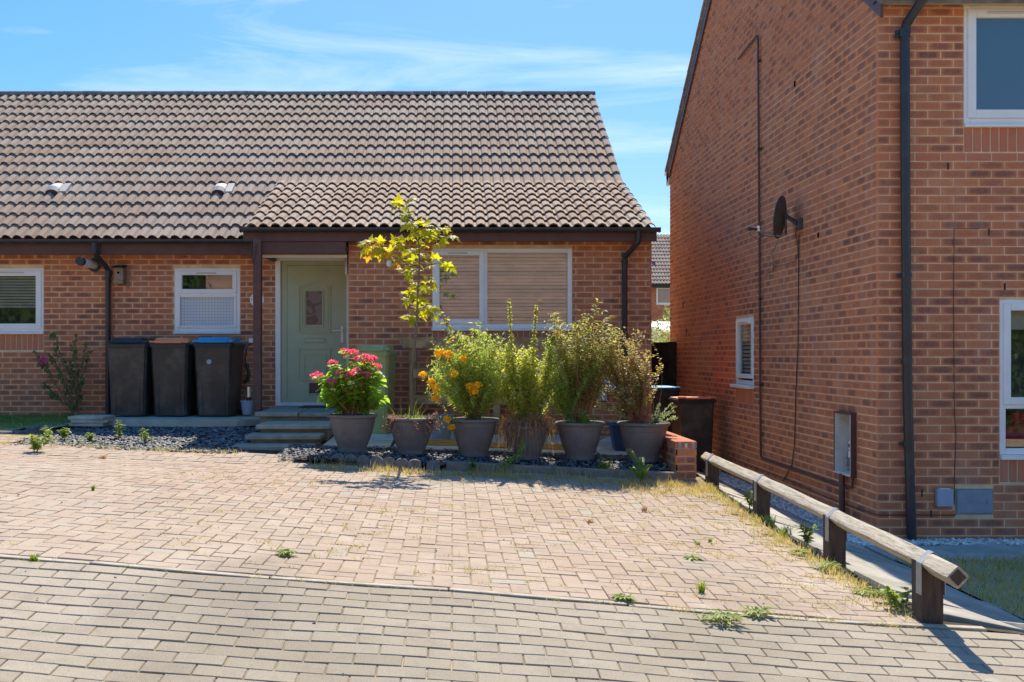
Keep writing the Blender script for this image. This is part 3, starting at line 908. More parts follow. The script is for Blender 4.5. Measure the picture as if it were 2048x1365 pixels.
# return wall of the porch, facing the door side
W3 = WM(XA, YL, zb, math.radians(-90))
bricks += brick_layout(W3, YL - YM, 34, [], 0.1, seed=6)
backing(W3, YL - YM - 0.02, 2.58, [], mb=wall_mb)
# right flank and back
W4 = WM(XB, YM, zb - 0.2, math.radians(90))
bricks += brick_layout(W4, 4.0, 36, [], 0.1125, seed=8)
wall_mb.box(XB - 0.15, XB - 0.0075, YM + 0.05, 22.4, 0.3, 3.3)
wall_mb.prism([(YM + 0.3, 3.2), (22.4, 3.2), (18.1, 6.2), (15.06, 4.15)], 'x', XB - 0.15, XB - 0.0075)
wall_mb.box(-4.7, XB - 0.15, 22.3, 22.4, 0.3, 3.4)
wall_mb.build('wall', M['mortar'], bung)
pieces('brick', 'brickwork', bricks, M['brick'], bung)
pieces('soldier_brick', 'soldier_bricks', plainb, M['brick_plain'], bung)

# main window
ww, wh = w1[1] - w1[0], w1[3] - w1[2]
window(bung, WM(w1[0], YM, w1[2]), ww, wh,
       [(0.03, 0.665, 0.055, wh - 0.03, 'glass', 0.062, (0.20, 0.45, wh - 0.075)), (0.705, ww - 0.05, 0.055, wh - 0.055, 'glass', 0)],
       sill=0.035, mullions=(0.685,), blind=(0.06, ww - 0.06, 0.05, wh - 0.06, 0.0455))
# side window with obscure glass
ww, wh = w2[1] - w2[0], w2[3] - w2[2]
window(bung, WM(w2[0], YL, w2[2]), ww, wh,
       [(0.045, ww - 0.045, wh - 0.345, wh - 0.035, 'glass', 0.058, (0.30, 0.58, wh - 0.078)), (0.05, ww - 0.05, 0.055, wh - 0.37, 'obscure', 0.03)],
       sill=0.03, transoms=((wh - 0.355, 0.055, ww - 0.055),))
# door
fr = MB(); dx0, dx1, dz0, dz1 = dr
bars(fr, dx0, dx1, dz0, dz1, 0.072, YL - 0.05, YL + 0.06, 0.05)
dframe = fr.build('door_frame', M['upvc'], bung)
mb = MB()
lx0, lx1, lz0, lz1 = dx0 + 0.074, dx1 - 0.074, dz0 + 0.052, dz1 - 0.074
mb.bbox(lx0, lx1, YL - 0.02, YL + 0.04, lz0, lz1, 0.004)
door = mb.build('door', M['door'], bung)
def X145(px): return (px - VX) * (YL - 0.03) / FPX
def Z145(py): return CAMZ + (VY - py) * (YL - 0.03) / FPX
def ring_arch(mb, x0, x1, z0, z1, rise, w, y0, y1):
    n = 8
    def outline(i):
        a0, a1, b0, b1 = x0 + i, x1 - i, z0 + i, z1 - i
        pts = [(a0, b0), (a1, b0)]
        for k in range(n + 1):
            t = k / n; x = a1 + (a0 - a1) * t
            pts.append((x, b1 - rise + rise * math.sin(math.pi * t) if rise else b1))
        return pts
    o, i_ = outline(0), outline(w); m = len(o)
    vs = [(x, y1, z) for x, z in o] + [(x, y0, z) for x, z in o] + [(x, y0, z) for x, z in i_] + [(x, y1, z) for x, z in i_]
    fs = []
    for k in range(m):
        l = (k + 1) % m
        fs += [(k, l, m + l, m + k), (m + k, m + l, 2 * m + l, 2 * m + k), (2 * m + k, 2 * m + l, 3 * m + l, 3 * m + k)]
    mb.add(vs, fs)
for (a, b, c, d, rise, w, pr) in ((597, 661, 667, 566, 0.05, 0.014, 0.014), (603, 656, 661, 573, 0.03, 0.012, 0.010), (608, 647, 655, 579, 0.018, 0.012, 0.016),
                                (597, 661, 761, 697, 0, 0.013, 0.014), (608, 652, 752, 708, 0, 0.012, 0.014), (609, 649, 686, 676, 0, 0.006, 0.010)):
    mb = MB(); ring_arch(mb, X145(a), X145(b), Z145(c), Z145(d), rise, w, YL - 0.02 - pr, YL - 0.019)
    mb.build('door_moulding', M['door'], door)
mb = MB(); mb.bbox(X145(609), X145(649), YL - 0.030, YL - 0.0195, Z145(685), Z145(677), 0.003); mb.build('letter_plate', M['door'], door)
mb = MB(); mb.box(X145(612.5), X145(643.5), YL - 0.026, YL - 0.019, Z145(650), Z145(583)); mb.build('door_glass', M['doorglass'], door)
mb = MB(); bars(mb, X145(616), X145(645), Z145(790), Z145(764), 0.018, YL - 0.035, YL - 0.019); cf = mb.build('cat_flap', M['door'], door)
mb = MB(); mb.box(X145(618.5), X145(642.5), YL - 0.025, YL - 0.018, Z145(787), Z145(767)); mb.build('flap_glass', M['black'], door)
mb = MB(); mb.bbox(X145(682), X145(687), YL - 0.036, YL - 0.019, Z145(686), Z145(653), 0.004)
mb.tube([(X145(684.5), YL - 0.03, Z145(661)), (X145(684.5), YL - 0.075, Z145(661)), (X145(681), YL - 0.08, Z145(661.5)), (X145(666), YL - 0.075, Z145(662))], 0.010, 8)
mb.build('door_handle', M['upvc'], door)
mb = MB(); mb.box(lx0 + 0.082, lx0 + 0.086, YL - 0.0215, YL - 0.0195, lz0 + 0.05, lz1 - 0.06); mb.box(lx0 + 0.086, lx1 - 0.02, YL - 0.0215, YL - 0.0195, lz1 - 0.064, lz1 - 0.060)
mb.build('door_groove', M['black'], door)

# roof ---------------------------------------------------------------
TW = 0.305
def tile_geo(gauge=0.3455):
    key = ('tile', gauge)
    if key not in GEO:
        prof = []
        for k in (0, 1):
            o = k * TW / 2
            prof += [(o + 0.0, 0.0), (o + 0.026, 0.0), (o + 0.044, 0.030), (o + 0.0875, 0.046), (o + 0.131, 0.030)]
        prof.append((TW, 0.0))
        n = len(prof); lift = 0.031
        vs = []
        for (x, z) in prof: vs.append((x, 0.0, z + lift))
        for (x, z) in prof: vs.append((x, gauge + 0.04, z - 0.001))
        for (x, z) in prof: vs.append((x, 0.0, z + lift))
        for (x, z) in prof: vs.append((x, 0.004, z + lift - 0.017))
        fs = []
        for i in range(n - 1):
            fs.append((i, i + 1, n + i + 1, n + i)); fs.append((3 * n + i, 3 * n + i + 1, 2 * n + i + 1, 2 * n + i))
        GEO[key] = (vs, fs, None)
    return key
def slope_mat(x, ye, ze, pitch, d, jit=True):
    dd = d + U(-0.004, 0.004) - (0.02 if R() < 0.012 else 0)
    return Matrix.Translation((x, ye + dd * math.cos(pitch), ze + dd * math.sin(pitch))) @ Matrix.Rotation(pitch, 4, 'X') @ (Matrix.Rotation(U(-0.006, 0.006), 4, 'Z') if jit else Matrix.Identity(4)) @ Matrix.Translation((0, 0, U(-0.002, 0.002)))
P1 = math.atan2(6.37 - 3.228, 18.1 - 13.55); LEN1 = math.hypot(6.37 - 3.228, 18.1 - 13.55)
G1 = LEN1 / 16
P2 = math.atan2(4.271 - 3.26, 15.06 - 12.62); LEN2 = math.hypot(4.271 - 3.26, 15.06 - 12.62); G2 = LEN2 / 8
def tiles_for(c0, c1, r0, r1, ye, ze, pitch, gauge, skip=()):
    out = []
    for c in range(c0, c1):
        x = XB - (c + 1) * TW
        for r in range(r0, r1):
            if (c, r) in skip: continue
            m = slope_mat(x, ye, ze, pitch, r * gauge)
            # weathering: slow variation in tone
            t = min(0.999, max(0, 0.5 + 0.35 * math.sin(c * 0.7 + r * 1.9) * R() + U(-0.4, 0.4)))
            out.append((tile_geo(round(gauge, 4)), m, t, view_area(m, (0, 0, 0), (TW, gauge, 0.04))))
    return out
vents = {(22, 4): 0}
tl = tiles_for(0, 17, 5, 16, 13.55, 3.228, P1, G1) + tiles_for(17, 24, 0, 16, 13.55, 3.228, P1, G1, skip=[(19, 4)]) + tiles_for(0, 17, 0, 8, 12.62, 3.26, P2, G2)
pieces('roof_tile', 'roof_tiling', tl, M['tile'], bung)
def deck(mb, x0, x1, ye, ze, pitch, ln, th=0.10, drop=0.03):
    c, s = math.cos(pitch), math.sin(pitch)
    ny, nz = -s, c
    p = [(ye - ny * -drop * 0 + ny * -drop, ze - nz * drop), (ye + ln * c + ny * -drop, ze + ln * s - nz * drop)]
    a = (ye - ny * drop, ze - nz * drop); b = (a[0] + ln * c, a[1] + ln * s)
    a2 = (a[0] - ny * th, a[1] - nz * th); b2 = (b[0] - ny * th, b[1] - nz * th)
    mb.prism([a, b, b2, a2], 'x', x0, x1)
mb = MB()
deck(mb, -4.76, XB - 0.03, 13.62, 3.276, P1, LEN1 - 0.06, drop=0.012)
deck(mb, -2.62, XB - 0.03, 12.66, 3.276, P2, LEN2 - 0.04, drop=0.012)
mb.prism([(18.08, 6.33), (22.6, 3.2), (22.6, 3.1), (18.05, 6.2)], 'x', -4.76, XB)
mb.prism([(12.66, 3.24), (15.06, 4.24), (13.6, 3.25)], 'x', -2.640, -2.60)
roof = mb.build('roof_deck', M['ridge'], bung)
def ridge_geo(Lr):
    key = ('ridge', Lr)
    if key not in GEO:
        n = 8; vs = []; fs = []
        for x in (0, Lr):
            for rad in (0.115, 0.098):
                for k in range(n + 1):
                    a = math.pi * k / n
                    vs.append((x, -rad * math.cos(a) * 1.05, rad * math.sin(a) * 0.85 - 0.03))
        m = n + 1
        for k in range(n): fs.append((k + 1, k, 2 * m + k, 2 * m + k + 1))
        for k in range(n): fs.append((k, k + 1, m + k + 1, m + k)); fs.append((3 * m + k, 3 * m + k + 1, 2 * m + k + 1, 2 * m + k))
        fs.append((0, m, 3 * m, 2 * m))
        GEO[key] = (vs, fs, None)
    return key
def ridge_run(xa, n, root, step=0.33):
    out = []
    for i in range(n):
        x = xa - (i + 1) * step
        m = Matrix.Translation((x, 18.1, 6.375 + U(-0.004, 0.004))) @ Matrix.Rotation(U(-0.008, 0.008), 4, 'Y')
        out.append((ridge_geo(0.322), m, R(), view_area(m, (0, 0, 0), (0.3, 0, 0.1))))
    pieces('ridge_tile', 'ridge', out, M['ridge'], root)
ridge_run(XB + 0.02, 22, bung)
def vent_tile(c, r, root):
    x = XB - (c + 1) * TW
    m = slope_mat(x, 13.55, 3.228, P1, r * G1, False)
    mb = MB()
    # hooded cowl
    n = 6; vs = []; fs = []
    for (y, rad, zz) in ((0.0, 0.095, 0.070), (0.10, 0.10, 0.088), (0.30, 0.085, 0.03)):
        for k in range(n + 1):
            a = math.pi * k / n; vs.append((0.10 - rad * math.cos(a), y, zz * math.sin(a) * 0.9 + 0.030))
    q = n + 1
    for i in range(2):
        for k in range(n): fs.append((i * q + k, i * q + k + 1, (i + 1) * q + k + 1, (i + 1) * q + k)[::-1])
    mb.add(vs, fs)
    mb.box(0.205, 0.30, 0.02, 0.30, 0.02, 0.056)
    mb.box(0.0, TW, 0.05, 0.36, -0.005, 0.012)
    v = xf(mb, m).build('vent_tile', M['lead'], root)
    mb = MB(); vs = [(0.10, 0.004, 0.03)]
    for k in range(n + 1):
        a = math.pi * k / n; vs.append((0.10 - 0.09 * math.cos(a), 0.002, 0.062 * math.sin(a) + 0.030))
    mb.add(vs, [(0, k + 1, k + 2) for k in range(n)])
    mb.box(0.04, 0.16, -0.05, 0.03, 0.012, 0.045)
    xf(mb, m).build('vent_mouth', M['brown'], v)
vent_tile(19, 4, bung)

def gutter(mb, x0, x1, y, z, r=0.056):
    n = 8; vs = []; fs = []
    for x in (x0, x1):
        for rr in (r, r - 0.006):
            for k in range(n + 1):
                a = math.pi + math.pi * k / n; vs.append((x, y + rr * math.cos(a), z + rr * math.sin(a)))
    q = n + 1
    for k in range(n):
        fs.append((k, k + 1, 2 * q + k + 1, 2 * q + k)); fs.append((q + k + 1, q + k, 3 * q + k, 3 * q + k + 1))
        fs.append((k, k + 1, q + k + 1, q + k)); fs.append((2 * q + k, 2 * q + k + 1, 3 * q + k + 1, 3 * q + k))
    fs.append((0, q, 3 * q, 2 * q)); fs.append((n, n + q, n + 3 * q, n + 2 * q))
    mb.add(vs, fs)
mb = MB(); gutter(mb, -2.66, 2.60, 12.54, 3.262); 
for gxx in (2.60, -2.66): mb.box(gxx - 0.004, gxx + 0.004, 12.485, 12.595, 3.205, 3.264)
g1 = mb.build('gutter', M['black'], bung)
for gxx in (-1.62, -1.575, 0.6, 2.1):
    mb = MB(); gutter(mb, gxx, gxx + 0.02, 12.54, 3.264, 0.061); mb.build('gutter_bracket', M['black'], g1)
mb = MB(); mb.bbox(-2.64, 2.575, 12.60, 12.625, 3.10, 3.245, 0.004); mb.build('fascia', M['brown'], bung)
mb = MB(); mb.box(-2.60, 2.56, 12.626, 12.86, 3.125, 3.135); mb.box(-2.45, -1.34, 12.74, 13.78, 3.045, 3.055); mb.build('soffit', M['brown'], bung)
mb = MB(); mb.bbox(-2.50, -1.345, 12.63, 12.72, 2.945, 3.11, 0.006); mb.bbox(-2.49, -2.42, 12.721, 13.78, 2.95, 3.10, 0.004); mb.build('porch_beam', M['brown'], bung)
mb = MB(); mb.box(-2.42, -1.345, 12.73, 12.75, 2.905, 2.944); mb.build('beam_trim', M['cream'], bung)
mb = MB(); mb.bbox(-2.475, -2.375, 12.40, 12.50, CAMZ - 0.70, 3.10, 0.006); mb.build('porch_post', M['brown'], bung)
mb = MB(); mb.tube([(-2.49, 12.42, 3.12), (-2.492, 12.40, 2.98), (-2.487, 12.40, 2.86), (-2.46, 12.385, 2.80), (-2.44, 12.385, 2.95), (-2.43, 12.38, 3.05)], 0.006, 5)
mb.build('porch_cable', M['black'], bung)
mb = MB(); gutter(mb, -4.75, -2.67, 13.42, 3.215); g2 = mb.build('gutter', M['black'], bung)
mb = MB(); mb.bbox(-4.75, -2.645, 13.50, 13.525, 3.02, 3.20, 0.004); mb.build('fascia', M['brown'], bung)
mb = MB(); mb.box(-4.75, -2.645, 13.526, 13.79, 3.055, 3.065); mb.build('soffit', M['brown'], bung)
# right downpipe
dp = MB(); dp.tube([(2.335, 12.54, 3.22), (2.335, 12.54, 3.13), (2.33, 12.56, 3.08), (2.23, 12.74, 2.95), (2.205, 12.80, 2.90), (2.205, 12.80, 0.70)], 0.034, 10)
d_ = smooth_angle(dp.build('downpipe', M['black'], bung))
for zz in (2.92, 2.84, 1.9):
    mb = MB(); mb.tube([(2.205, 12.80, zz), (2.205, 12.80, zz + 0.05)], 0.042, 10); mb.build('pipe_collar', M['black'], d_)

# ================================================================== THE NEIGHBOURING BUNGALOW (left)
neigh = thing('bungalow', 'end of neighbouring brick bungalow with black downpipe and white window beside the lawn', 'bungalow', (-6.5, YL, 0.8))
XN = -8.6
WN = WM(XN, YL, ozl)
w3 = (-6.85, -5.640, 1.985, 2.863)
op3 = [(w3[0] - XN, w3[1] - XN, w3[2] - 0.03 - ozl, w3[3] - ozl)]
s3 = (w3[0] - XN, w3[1] - XN, w3[2] - 0.03 - 0.225 - ozl, w3[2] - 0.03 - ozl)
bn = brick_layout(WN, XLb - XN, 32, op3 + [s3], 0.03, seed=9)
pieces('brick', 'brickwork', bn, M['brick'], neigh)
pieces('soldier_brick', 'soldier_bricks', soldiers(WN, s3[0], s3[1], s3[2], 0.225, 10), M['brick_plain'], neigh)
mbn = backing(WN, XLb - XN, 2.45, op3); mbn.box(XN - 0.1, XN, YL, 22.4, 0.3, 3.3); mbn.box(XN, -4.7, 22.3, 22.4, 0.3, 3.4)
mbn.build('wall', M['mortar'], neigh)
ww, wh = w3[1] - w3[0], w3[3] - w3[2]
window(neigh, WM(w3[0], YL, w3[2]), ww, wh, [(0.03, ww - 0.03, 0.04, wh - 0.03, 'glass', 0.075, (0.5, 0.95, wh - 0.07))], sill=0.03, blind=(0.08, ww - 0.08, 0.30, wh - 0.1, 0.04))
tn = tiles_for(24, 37, 0, 16, 13.55, 3.228, P1, G1, skip=[(27, 4)])
pieces('roof_tile', 'roof_tiling', tn, M['tile'], neigh)
vent_tile(27, 4, neigh)
ridge_run(XB + 0.02 - 22 * 0.33, 12, neigh)
mb = MB(); deck(mb, -8.75, -4.76, 13.62, 3.276, P1, LEN1 - 0.06, drop=0.012)
mb.prism([(18.08, 6.33), (22.6, 3.2), (22.6, 3.1), (18.05, 6.2)], 'x', -8.75, -4.76); mb.build('roof_deck', M['ridge'], neigh)
mb = MB(); gutter(mb, -8.7, -4.755, 13.42, 3.215); mb.build('gutter', M['black'], neigh)
mb = MB(); mb.bbox(-8.7, -4.755, 13.50, 13.525, 3.02, 3.20, 0.004); mb.build('fascia', M['brown'], neigh)
mb = MB(); mb.box(-8.7, -4.755, 13.526, 13.79, 3.055, 3.065); mb.build('soffit', M['brown'], neigh)
dp = MB(); dp.tube([(-4.80, 13.42, 3.18), (-4.80, 13.42, 3.06), (-4.79, 13.46, 3.0), (-4.74, 13.66, 2.88), (-4.725, 13.72, 2.82), (-4.725, 13.72, 0.8)], 0.036, 10)
d_ = smooth_angle(dp.build('downpipe', M['black'], neigh))
for (px_, py_, za, zb2) in ((-4.80, 13.42, 3.06, 3.17), (-4.725, 13.72, 2.74, 2.83)):
    mb = MB(); mb.tube([(px_, py_, za), (px_, py_, zb2)], 0.045, 10); mb.build('pipe_collar', M['black'], d_)
# boiler flue
fl = MB(); fl.tube([(-4.93, 13.80, 2.905), (-4.955, 13.36, 2.915)], 0.055, 16); f_ = smooth_angle(fl.build('boiler_flue', M['upvc'], neigh))
mb = MB(); mb.lathe([(0.055, 0.0), (0.088, 0.0), (0.095, -0.012), (0.088, -0.03), (0.055, -0.03)], -4.93, 13.785, 2.905, 20, ax='y'); mb.build('flue_collar', M['black'], f_)
mb = MB(); mb.tube([(-4.955, 13.37, 2.915), (-4.958, 13.29, 2.917)], 0.058, 16); mb.build('flue_end', M['black'], f_)
mb = MB(); mb.tube([(-4.942, 13.56, 2.910), (-4.944, 13.545, 2.910)], 0.058, 16); mb.build('flue_seam', M['cream'], f_)

# ================================================================== THE TWO-STOREY HOUSE (right)
XS, YF, YB = 3.74, 8.81, 17.2
house = thing('brick_house', 'tall two storey red brick house with gable end and satellite dish beside path', 'house', (XS, YF, 0))
OZ = -0.16 + 0.01
EZ = 4.80; SLP = 0.752
# gable side wall, u runs from the back to the front corner
WS = WM(XS, YB, OZ, math.radians(-90)); LS = YB - YF
def ur(v):
    z = v + OZ
    if z <= EZ: return (0.0, LS)
    d = (z - EZ) / SLP
    return (d, LS - d)
swz = (1.29, 2.145); swy = (12.42, 13.20)   # small side window
sop = (YB - swy[1], YB - swy[0], swz[0] - OZ - 0.02, swz[1] - OZ)
ssol = (YB - swy[1], YB - swy[0], swz[0] - OZ - 0.02 - 0.225, swz[0] - OZ - 0.02)
gbx = (YB - 9.66, YB - 9.27, 0.55 - OZ, 1.11 - OZ)
bs = brick_layout(WS, LS, 140, [sop, ssol, gbx], (LS % 0.225) + 0.1125, ur, seed=11)
# front wall
WF = WM(XS, YF, OZ); LF = 3.6
f1 = (4.507, 5.75, 3.70, 4.745); f2 = (4.822, 6.4, 0.79, 2.155)
cab = (4.43, 4.765, 0.262, 0.492)
fops = [(a - XS, b - XS, c - OZ, d - OZ) for a, b, c, d in (f1, f2, cab)]
fsol = [(f1[0] - XS, f1[1] - XS, f1[2] - OZ - 0.245, f1[2] - OZ - 0.012), (f2[0] - XS, f2[1] - XS, f2[2] - OZ - 0.245, f2[2] - OZ - 0.012)]
bf = brick_layout(WF, LF, 66, fops + fsol, 0.0, seed=12)
# plain string course at first floor level
srow = round((3.425 - OZ) / 0.075 - 0.5)
zlo = OZ + srow * 0.075
isrow = lambda b: abs(b[1].translation.z - (zlo + 0.005)) < 0.02
sm = [b for b in bs + bf if not isrow(b)]; st = [b for b in bs + bf if isrow(b)]
pieces('brick', 'brickwork', sm, M['brick'], house)
sld = soldiers(WS, ssol[0], ssol[1], ssol[2], 0.225, 13)
for k, f in enumerate(fsol): sld += soldiers(WF, f[0], f[1], f[2], 0.232, 14 + k)
pieces('string_course_brick', 'string_course', st, M['brick_plain'], house)
pieces('soldier_brick', 'soldier_bricks', sld, M['brick_plain'], house)
mb = backing(WS, LS - 0.01, EZ - OZ, [sop, gbx])
mb.prism([(YF + 0.01, EZ), (YB - 0.01, EZ), ((YF + YB) / 2, EZ + SLP * LS / 2 - 0.02)], 'x', XS + 0.0075, XS + 0.1)
backing(WF, LF, EZ - OZ, fops, mb=mb)
mb.box(XS + 0.1, XS + 7, YB - 0.1, YB, -0.1, EZ); mb.box(XS + LF, XS + 7, YF + 0.008, YF + 0.1, -0.1, EZ); mb.box(XS + 6.9, XS + 7, YF + 0.1, YB - 0.1, -0.1, EZ + 1.5)
mb.build('wall', M['mortar'], house)
YR = (YF + YB) / 2; ZR = EZ + SLP * LS / 2
mb = MB()
ov = 0.14
ze = EZ - SLP * ov + 0.12
mb.prism([(YF - ov, ze), (YR, ZR + 0.10), (YB + ov, ze), (YB + ov, ze - 0.10), (YR, ZR - 0.01), (YF - ov, ze - 0.10)], 'x', XS - 0.035, XS + 7.2)
mb.build('roof_deck', M['ridge'], house)
pt = math.atan(SLP)
lst = []
def vt_geo():
    key = ('verge',)
    if key not in GEO:
        m_ = MB(); m_.bbox(-0.05, 0.14, 0, 0.36, 0, 0.035, 0.006); GEO[key] = (m_.v, m_.f, None)
    return key
n = int((YR - YF + ov) / math.cos(pt) / 0.3455)
for i in range(n + 1):
    d = i * 0.3455
    m = Matrix.Translation((XS - 0.01, YF - ov + d * math.cos(pt), ze + 0.02 + d * math.sin(pt))) @ Matrix.Rotation(pt - 0.05, 4, 'X')
    lst.append((vt_geo(), m, R(), view_area(m, (0, 0, 0), (0.1, 0.34, 0.03))))
    m = Matrix.Translation((XS - 0.01, YB + ov - d * math.cos(pt), ze + 0.02 + d * math.sin(pt))) @ Matrix.Rotation(math.pi, 4, 'Z') @ Matrix.Translation((-0.09, 0, 0)) @ Matrix.Rotation(pt - 0.05, 4, 'X')
    lst.append((vt_geo(), m, R(), view_area(m, (0, 0, 0), (0.1, 0.34, 0.03))))
pieces('verge_tile', 'verge_tiles', lst, M['tile'], house, 60)
mb = MB(); 
for s_, y0 in ((1, YF - ov), (-1, YB + ov)):
    mb.prism([(y0, ze - 0.10), (YR, ZR - 0.01), (YR, ZR - 0.13), (y0, ze - 0.22)][::s_], 'x', XS - 0.03, XS - 0.004)
mb.build('bargeboard', M['brown'], house)
mb = MB(); mb.box(XS - 0.03, XS + 7, YF - ov, YF + 0.01, ze - 0.06, ze - 0.045); mb.build('soffit', M['cream'], house)
mb = MB(); mb.bbox(XS - 0.03, XS + 7, YF - ov - 0.02, YF - ov, ze - 0.07, ze + 0.09, 0.004); mb.build('fascia', M['cream'], house)
mb = MB(); gutter(mb, XS - 0.03, XS + 7, YF - ov - 0.08, ze + 0.07); mb.build('gutter', M['black'], house)
mb = MB(); gutter(mb, XS - 0.03, XS + 7, YB + ov + 0.08, ze + 0.03); mb.box(XS - 0.036, XS - 0.03, YB + ov + 0.02, YB + ov + 0.14, ze - 0.03, ze + 0.04); mb.build('gutter', M['upvc'], house)
mb = MB(); mb.bbox(XS - 0.03, XS + 0.02, YB - 0.02, YB + ov, ze - 0.22, ze + 0.03, 0.004); mb.build('box_end', M['cream'], house)
# front windows
ww, wh = f1[1] - f1[0], f1[3] - f1[2]
window(house, WM(f1[0], YF, f1[2]), ww, wh, [(0.03, 0.80, 0.055, wh - 0.03, 'frosted', 0.075, (0.2, 0.62, wh - 0.075)), (0.84, ww - 0.05, 0.055, wh - 0.05, 'frosted', 0.0)], sill=0.03, mullions=(0.82,))
ww, wh = f2[1] - f2[0], f2[3] - f2[2]
window(house, WM(f2[0], YF, f2[2]), ww, wh, [(0.03, 0.80, 0.44, wh - 0.03, 'glass', 0.065), (0.045, 0.80, 0.07, 0.41, 'glass', 0.0), (0.84, ww - 0.05, 0.055, wh - 0.05, 'glass', 0.0)], sill=0.045, mullions=(0.82,), transoms=((0.425, 0.05, 0.8),), sillover=0.0)
mb = MB(); mb.box(f2[0] + 0.06, f2[1] - 0.06, YF + 0.09, YF + 0.12, f2[3] - 0.26, f2[3] - 0.05); mb.build('window_blind', M['blind'], house)
# small side window
ww, wh = swy[1] - swy[0], swz[1] - swz[0]
WSW = WM(XS, swy[1], swz[0], math.radians(-90))
window(house, WSW, ww, wh, [(0.03, ww - 0.03, 0.08, wh - 0.03, 'glass_low_reflect', 0.055, (0.15, 0.55, wh - 0.07))], blind=(0.06, ww - 0.06, 0.1, wh - 0.1, 0.05))
mb = MB(); mb.bbox(-0.03, ww + 0.03, -0.075, 0.05, -0.045, -0.004, 0.005); xf(mb, WSW).build('window_sill', M['upvc'], house)
# weep and air holes
for (yy, zz, hh_) in ((16.2, 2.42, 0.10), (15.95, 2.02, 0.07), (10.2, 2.87, 0.05), (10.9, 4.6, 0.06)):
    mb = MB(); mb.box(XS - 0.004, XS - 0.001, yy, yy + 0.045, zz, zz + hh_); mb.build('air_hole', M['hole'], house)
for (xx, zz) in ((4.72, 2.72), (4.36, 3.30), (4.86, 2.24), (4.21, 0.24), (4.13, 0.42)):
    mb = MB(); mb.box(xx, xx + 0.010, YF - 0.004, YF - 0.001, zz, zz + 0.062); mb.build('weep_hole', M['hole'], house)
# front downpipe
def XF(px, y=YF - 0.06): return (px - VX) * y / FPX
def ZF(py, y=YF - 0.06): return CAMZ + (VY - py) * y / FPX
yp = YF - 0.06
dp = MB(); dp.tube([(XF(1848, YF - 0.22), YF - 0.22, ZF(-30, YF - 0.22)), (XF(1846, YF - 0.21), YF - 0.21, ZF(-2, YF - 0.21)), (XF(1813, yp), yp, ZF(48)), (XF(1809.5), yp, ZF(66)), (XF(1811), yp, ZF(400)), (XF(1815), yp, ZF(800)), (XF(1824), yp, ZF(1096))], 0.040, 12)
d_ = smooth_angle(dp.build('downpipe', M['black'], house))
for py_, px_ in ((58, 1810), (66, 1809.5), (546, 1812.5), (883, 1817)):
    mb = MB(); mb.tube([(XF(px_), yp, ZF(py_)), (XF(px_), yp, ZF(py_ + 9))], 0.046, 12); mb.bbox(XF(px_) - 0.075, XF(px_), yp + 0.005, yp + 0.03, ZF(py_ + 9), ZF(py_ + 2), 0.003); mb.build('pipe_clip', M['black'], d_)
# drain pipe and conduits on the side wall
def side(px, py, off=0.0):
    xx = XS - off; y = xx * FPX / (px - VX); return (xx, y, CAMZ + (VY - py) * y / FPX)
mb = MB(); mb.tube([side(1476, 119, .03), side(1513, 72, .03), side(1516, 78, .03), side(1519, 500, .03), side(1521.5, 912, .03), side(1526, 918, .03), side(1690, 975, .03), side(1704, 975, .03), side(1706, 945, .03)], 0.014, 7)
p_ = smooth_angle(mb.build('water_pipe', M['brown'], house))
for q in ((1517, 122), (1518, 298), (1519.5, 598), (1521, 770)):
    mb = MB(); a = side(q[0], q[1], .03); mb.bbox(a[0] - 0.02, a[0] + 0.028, a[1] - 0.02, a[1] + 0.02, a[2] - 0.012, a[2] + 0.012, 0.003); mb.build('pipe_clip', M['black'], p_)
mb = MB(); mb.tube([side(1684, 948, .05), side(1684, 1015, .05), side(1684, 1062, .05)], 0.028, 9); smooth_angle(mb.build('gas_pipe', M['brown'], house))
mb = MB(); mb.tube([side(1598, 470, .012), side(1597, 560, .012), side(1596, 690, .012), side(1592, 780, .012), side(1589, 890, .012), side(1584, 930, .012), side(1566, 962, .012)], 0.006, 5); mb.build('aerial_cable', M['black'], house)
mb = MB(); mb.tube([side(1440, 905, .012), side(1500, 932, .012), side(1580, 962, .012), side(1660, 998, .012), side(1752, 1030, .012), (XS + 0.02, YF - 0.012, CAMZ - 320 * YF / FPX), (4.43, YF - 0.012, CAMZ - 320 * YF / FPX)], 0.005, 5); mb.build('telephone_cable', M['brown'], house)
mb = MB(); mb.tube([(XF(1957, YF), YF - 0.01, ZF(458, YF)), (XF(1907, YF), YF - 0.01, ZF(459, YF)), (XF(1906, YF), YF - 0.01, ZF(600, YF)), (XF(1907.5, YF), YF - 0.01, ZF(820, YF)), (XF(1911, YF), YF - 0.01, ZF(870, YF)), (XF(1908, YF), YF - 0.01, ZF(950, YF)), (XF(1907, YF), YF - 0.01, ZF(1010, YF))], 0.004, 5); mb.build('aerial_cable', M['brown'], house)
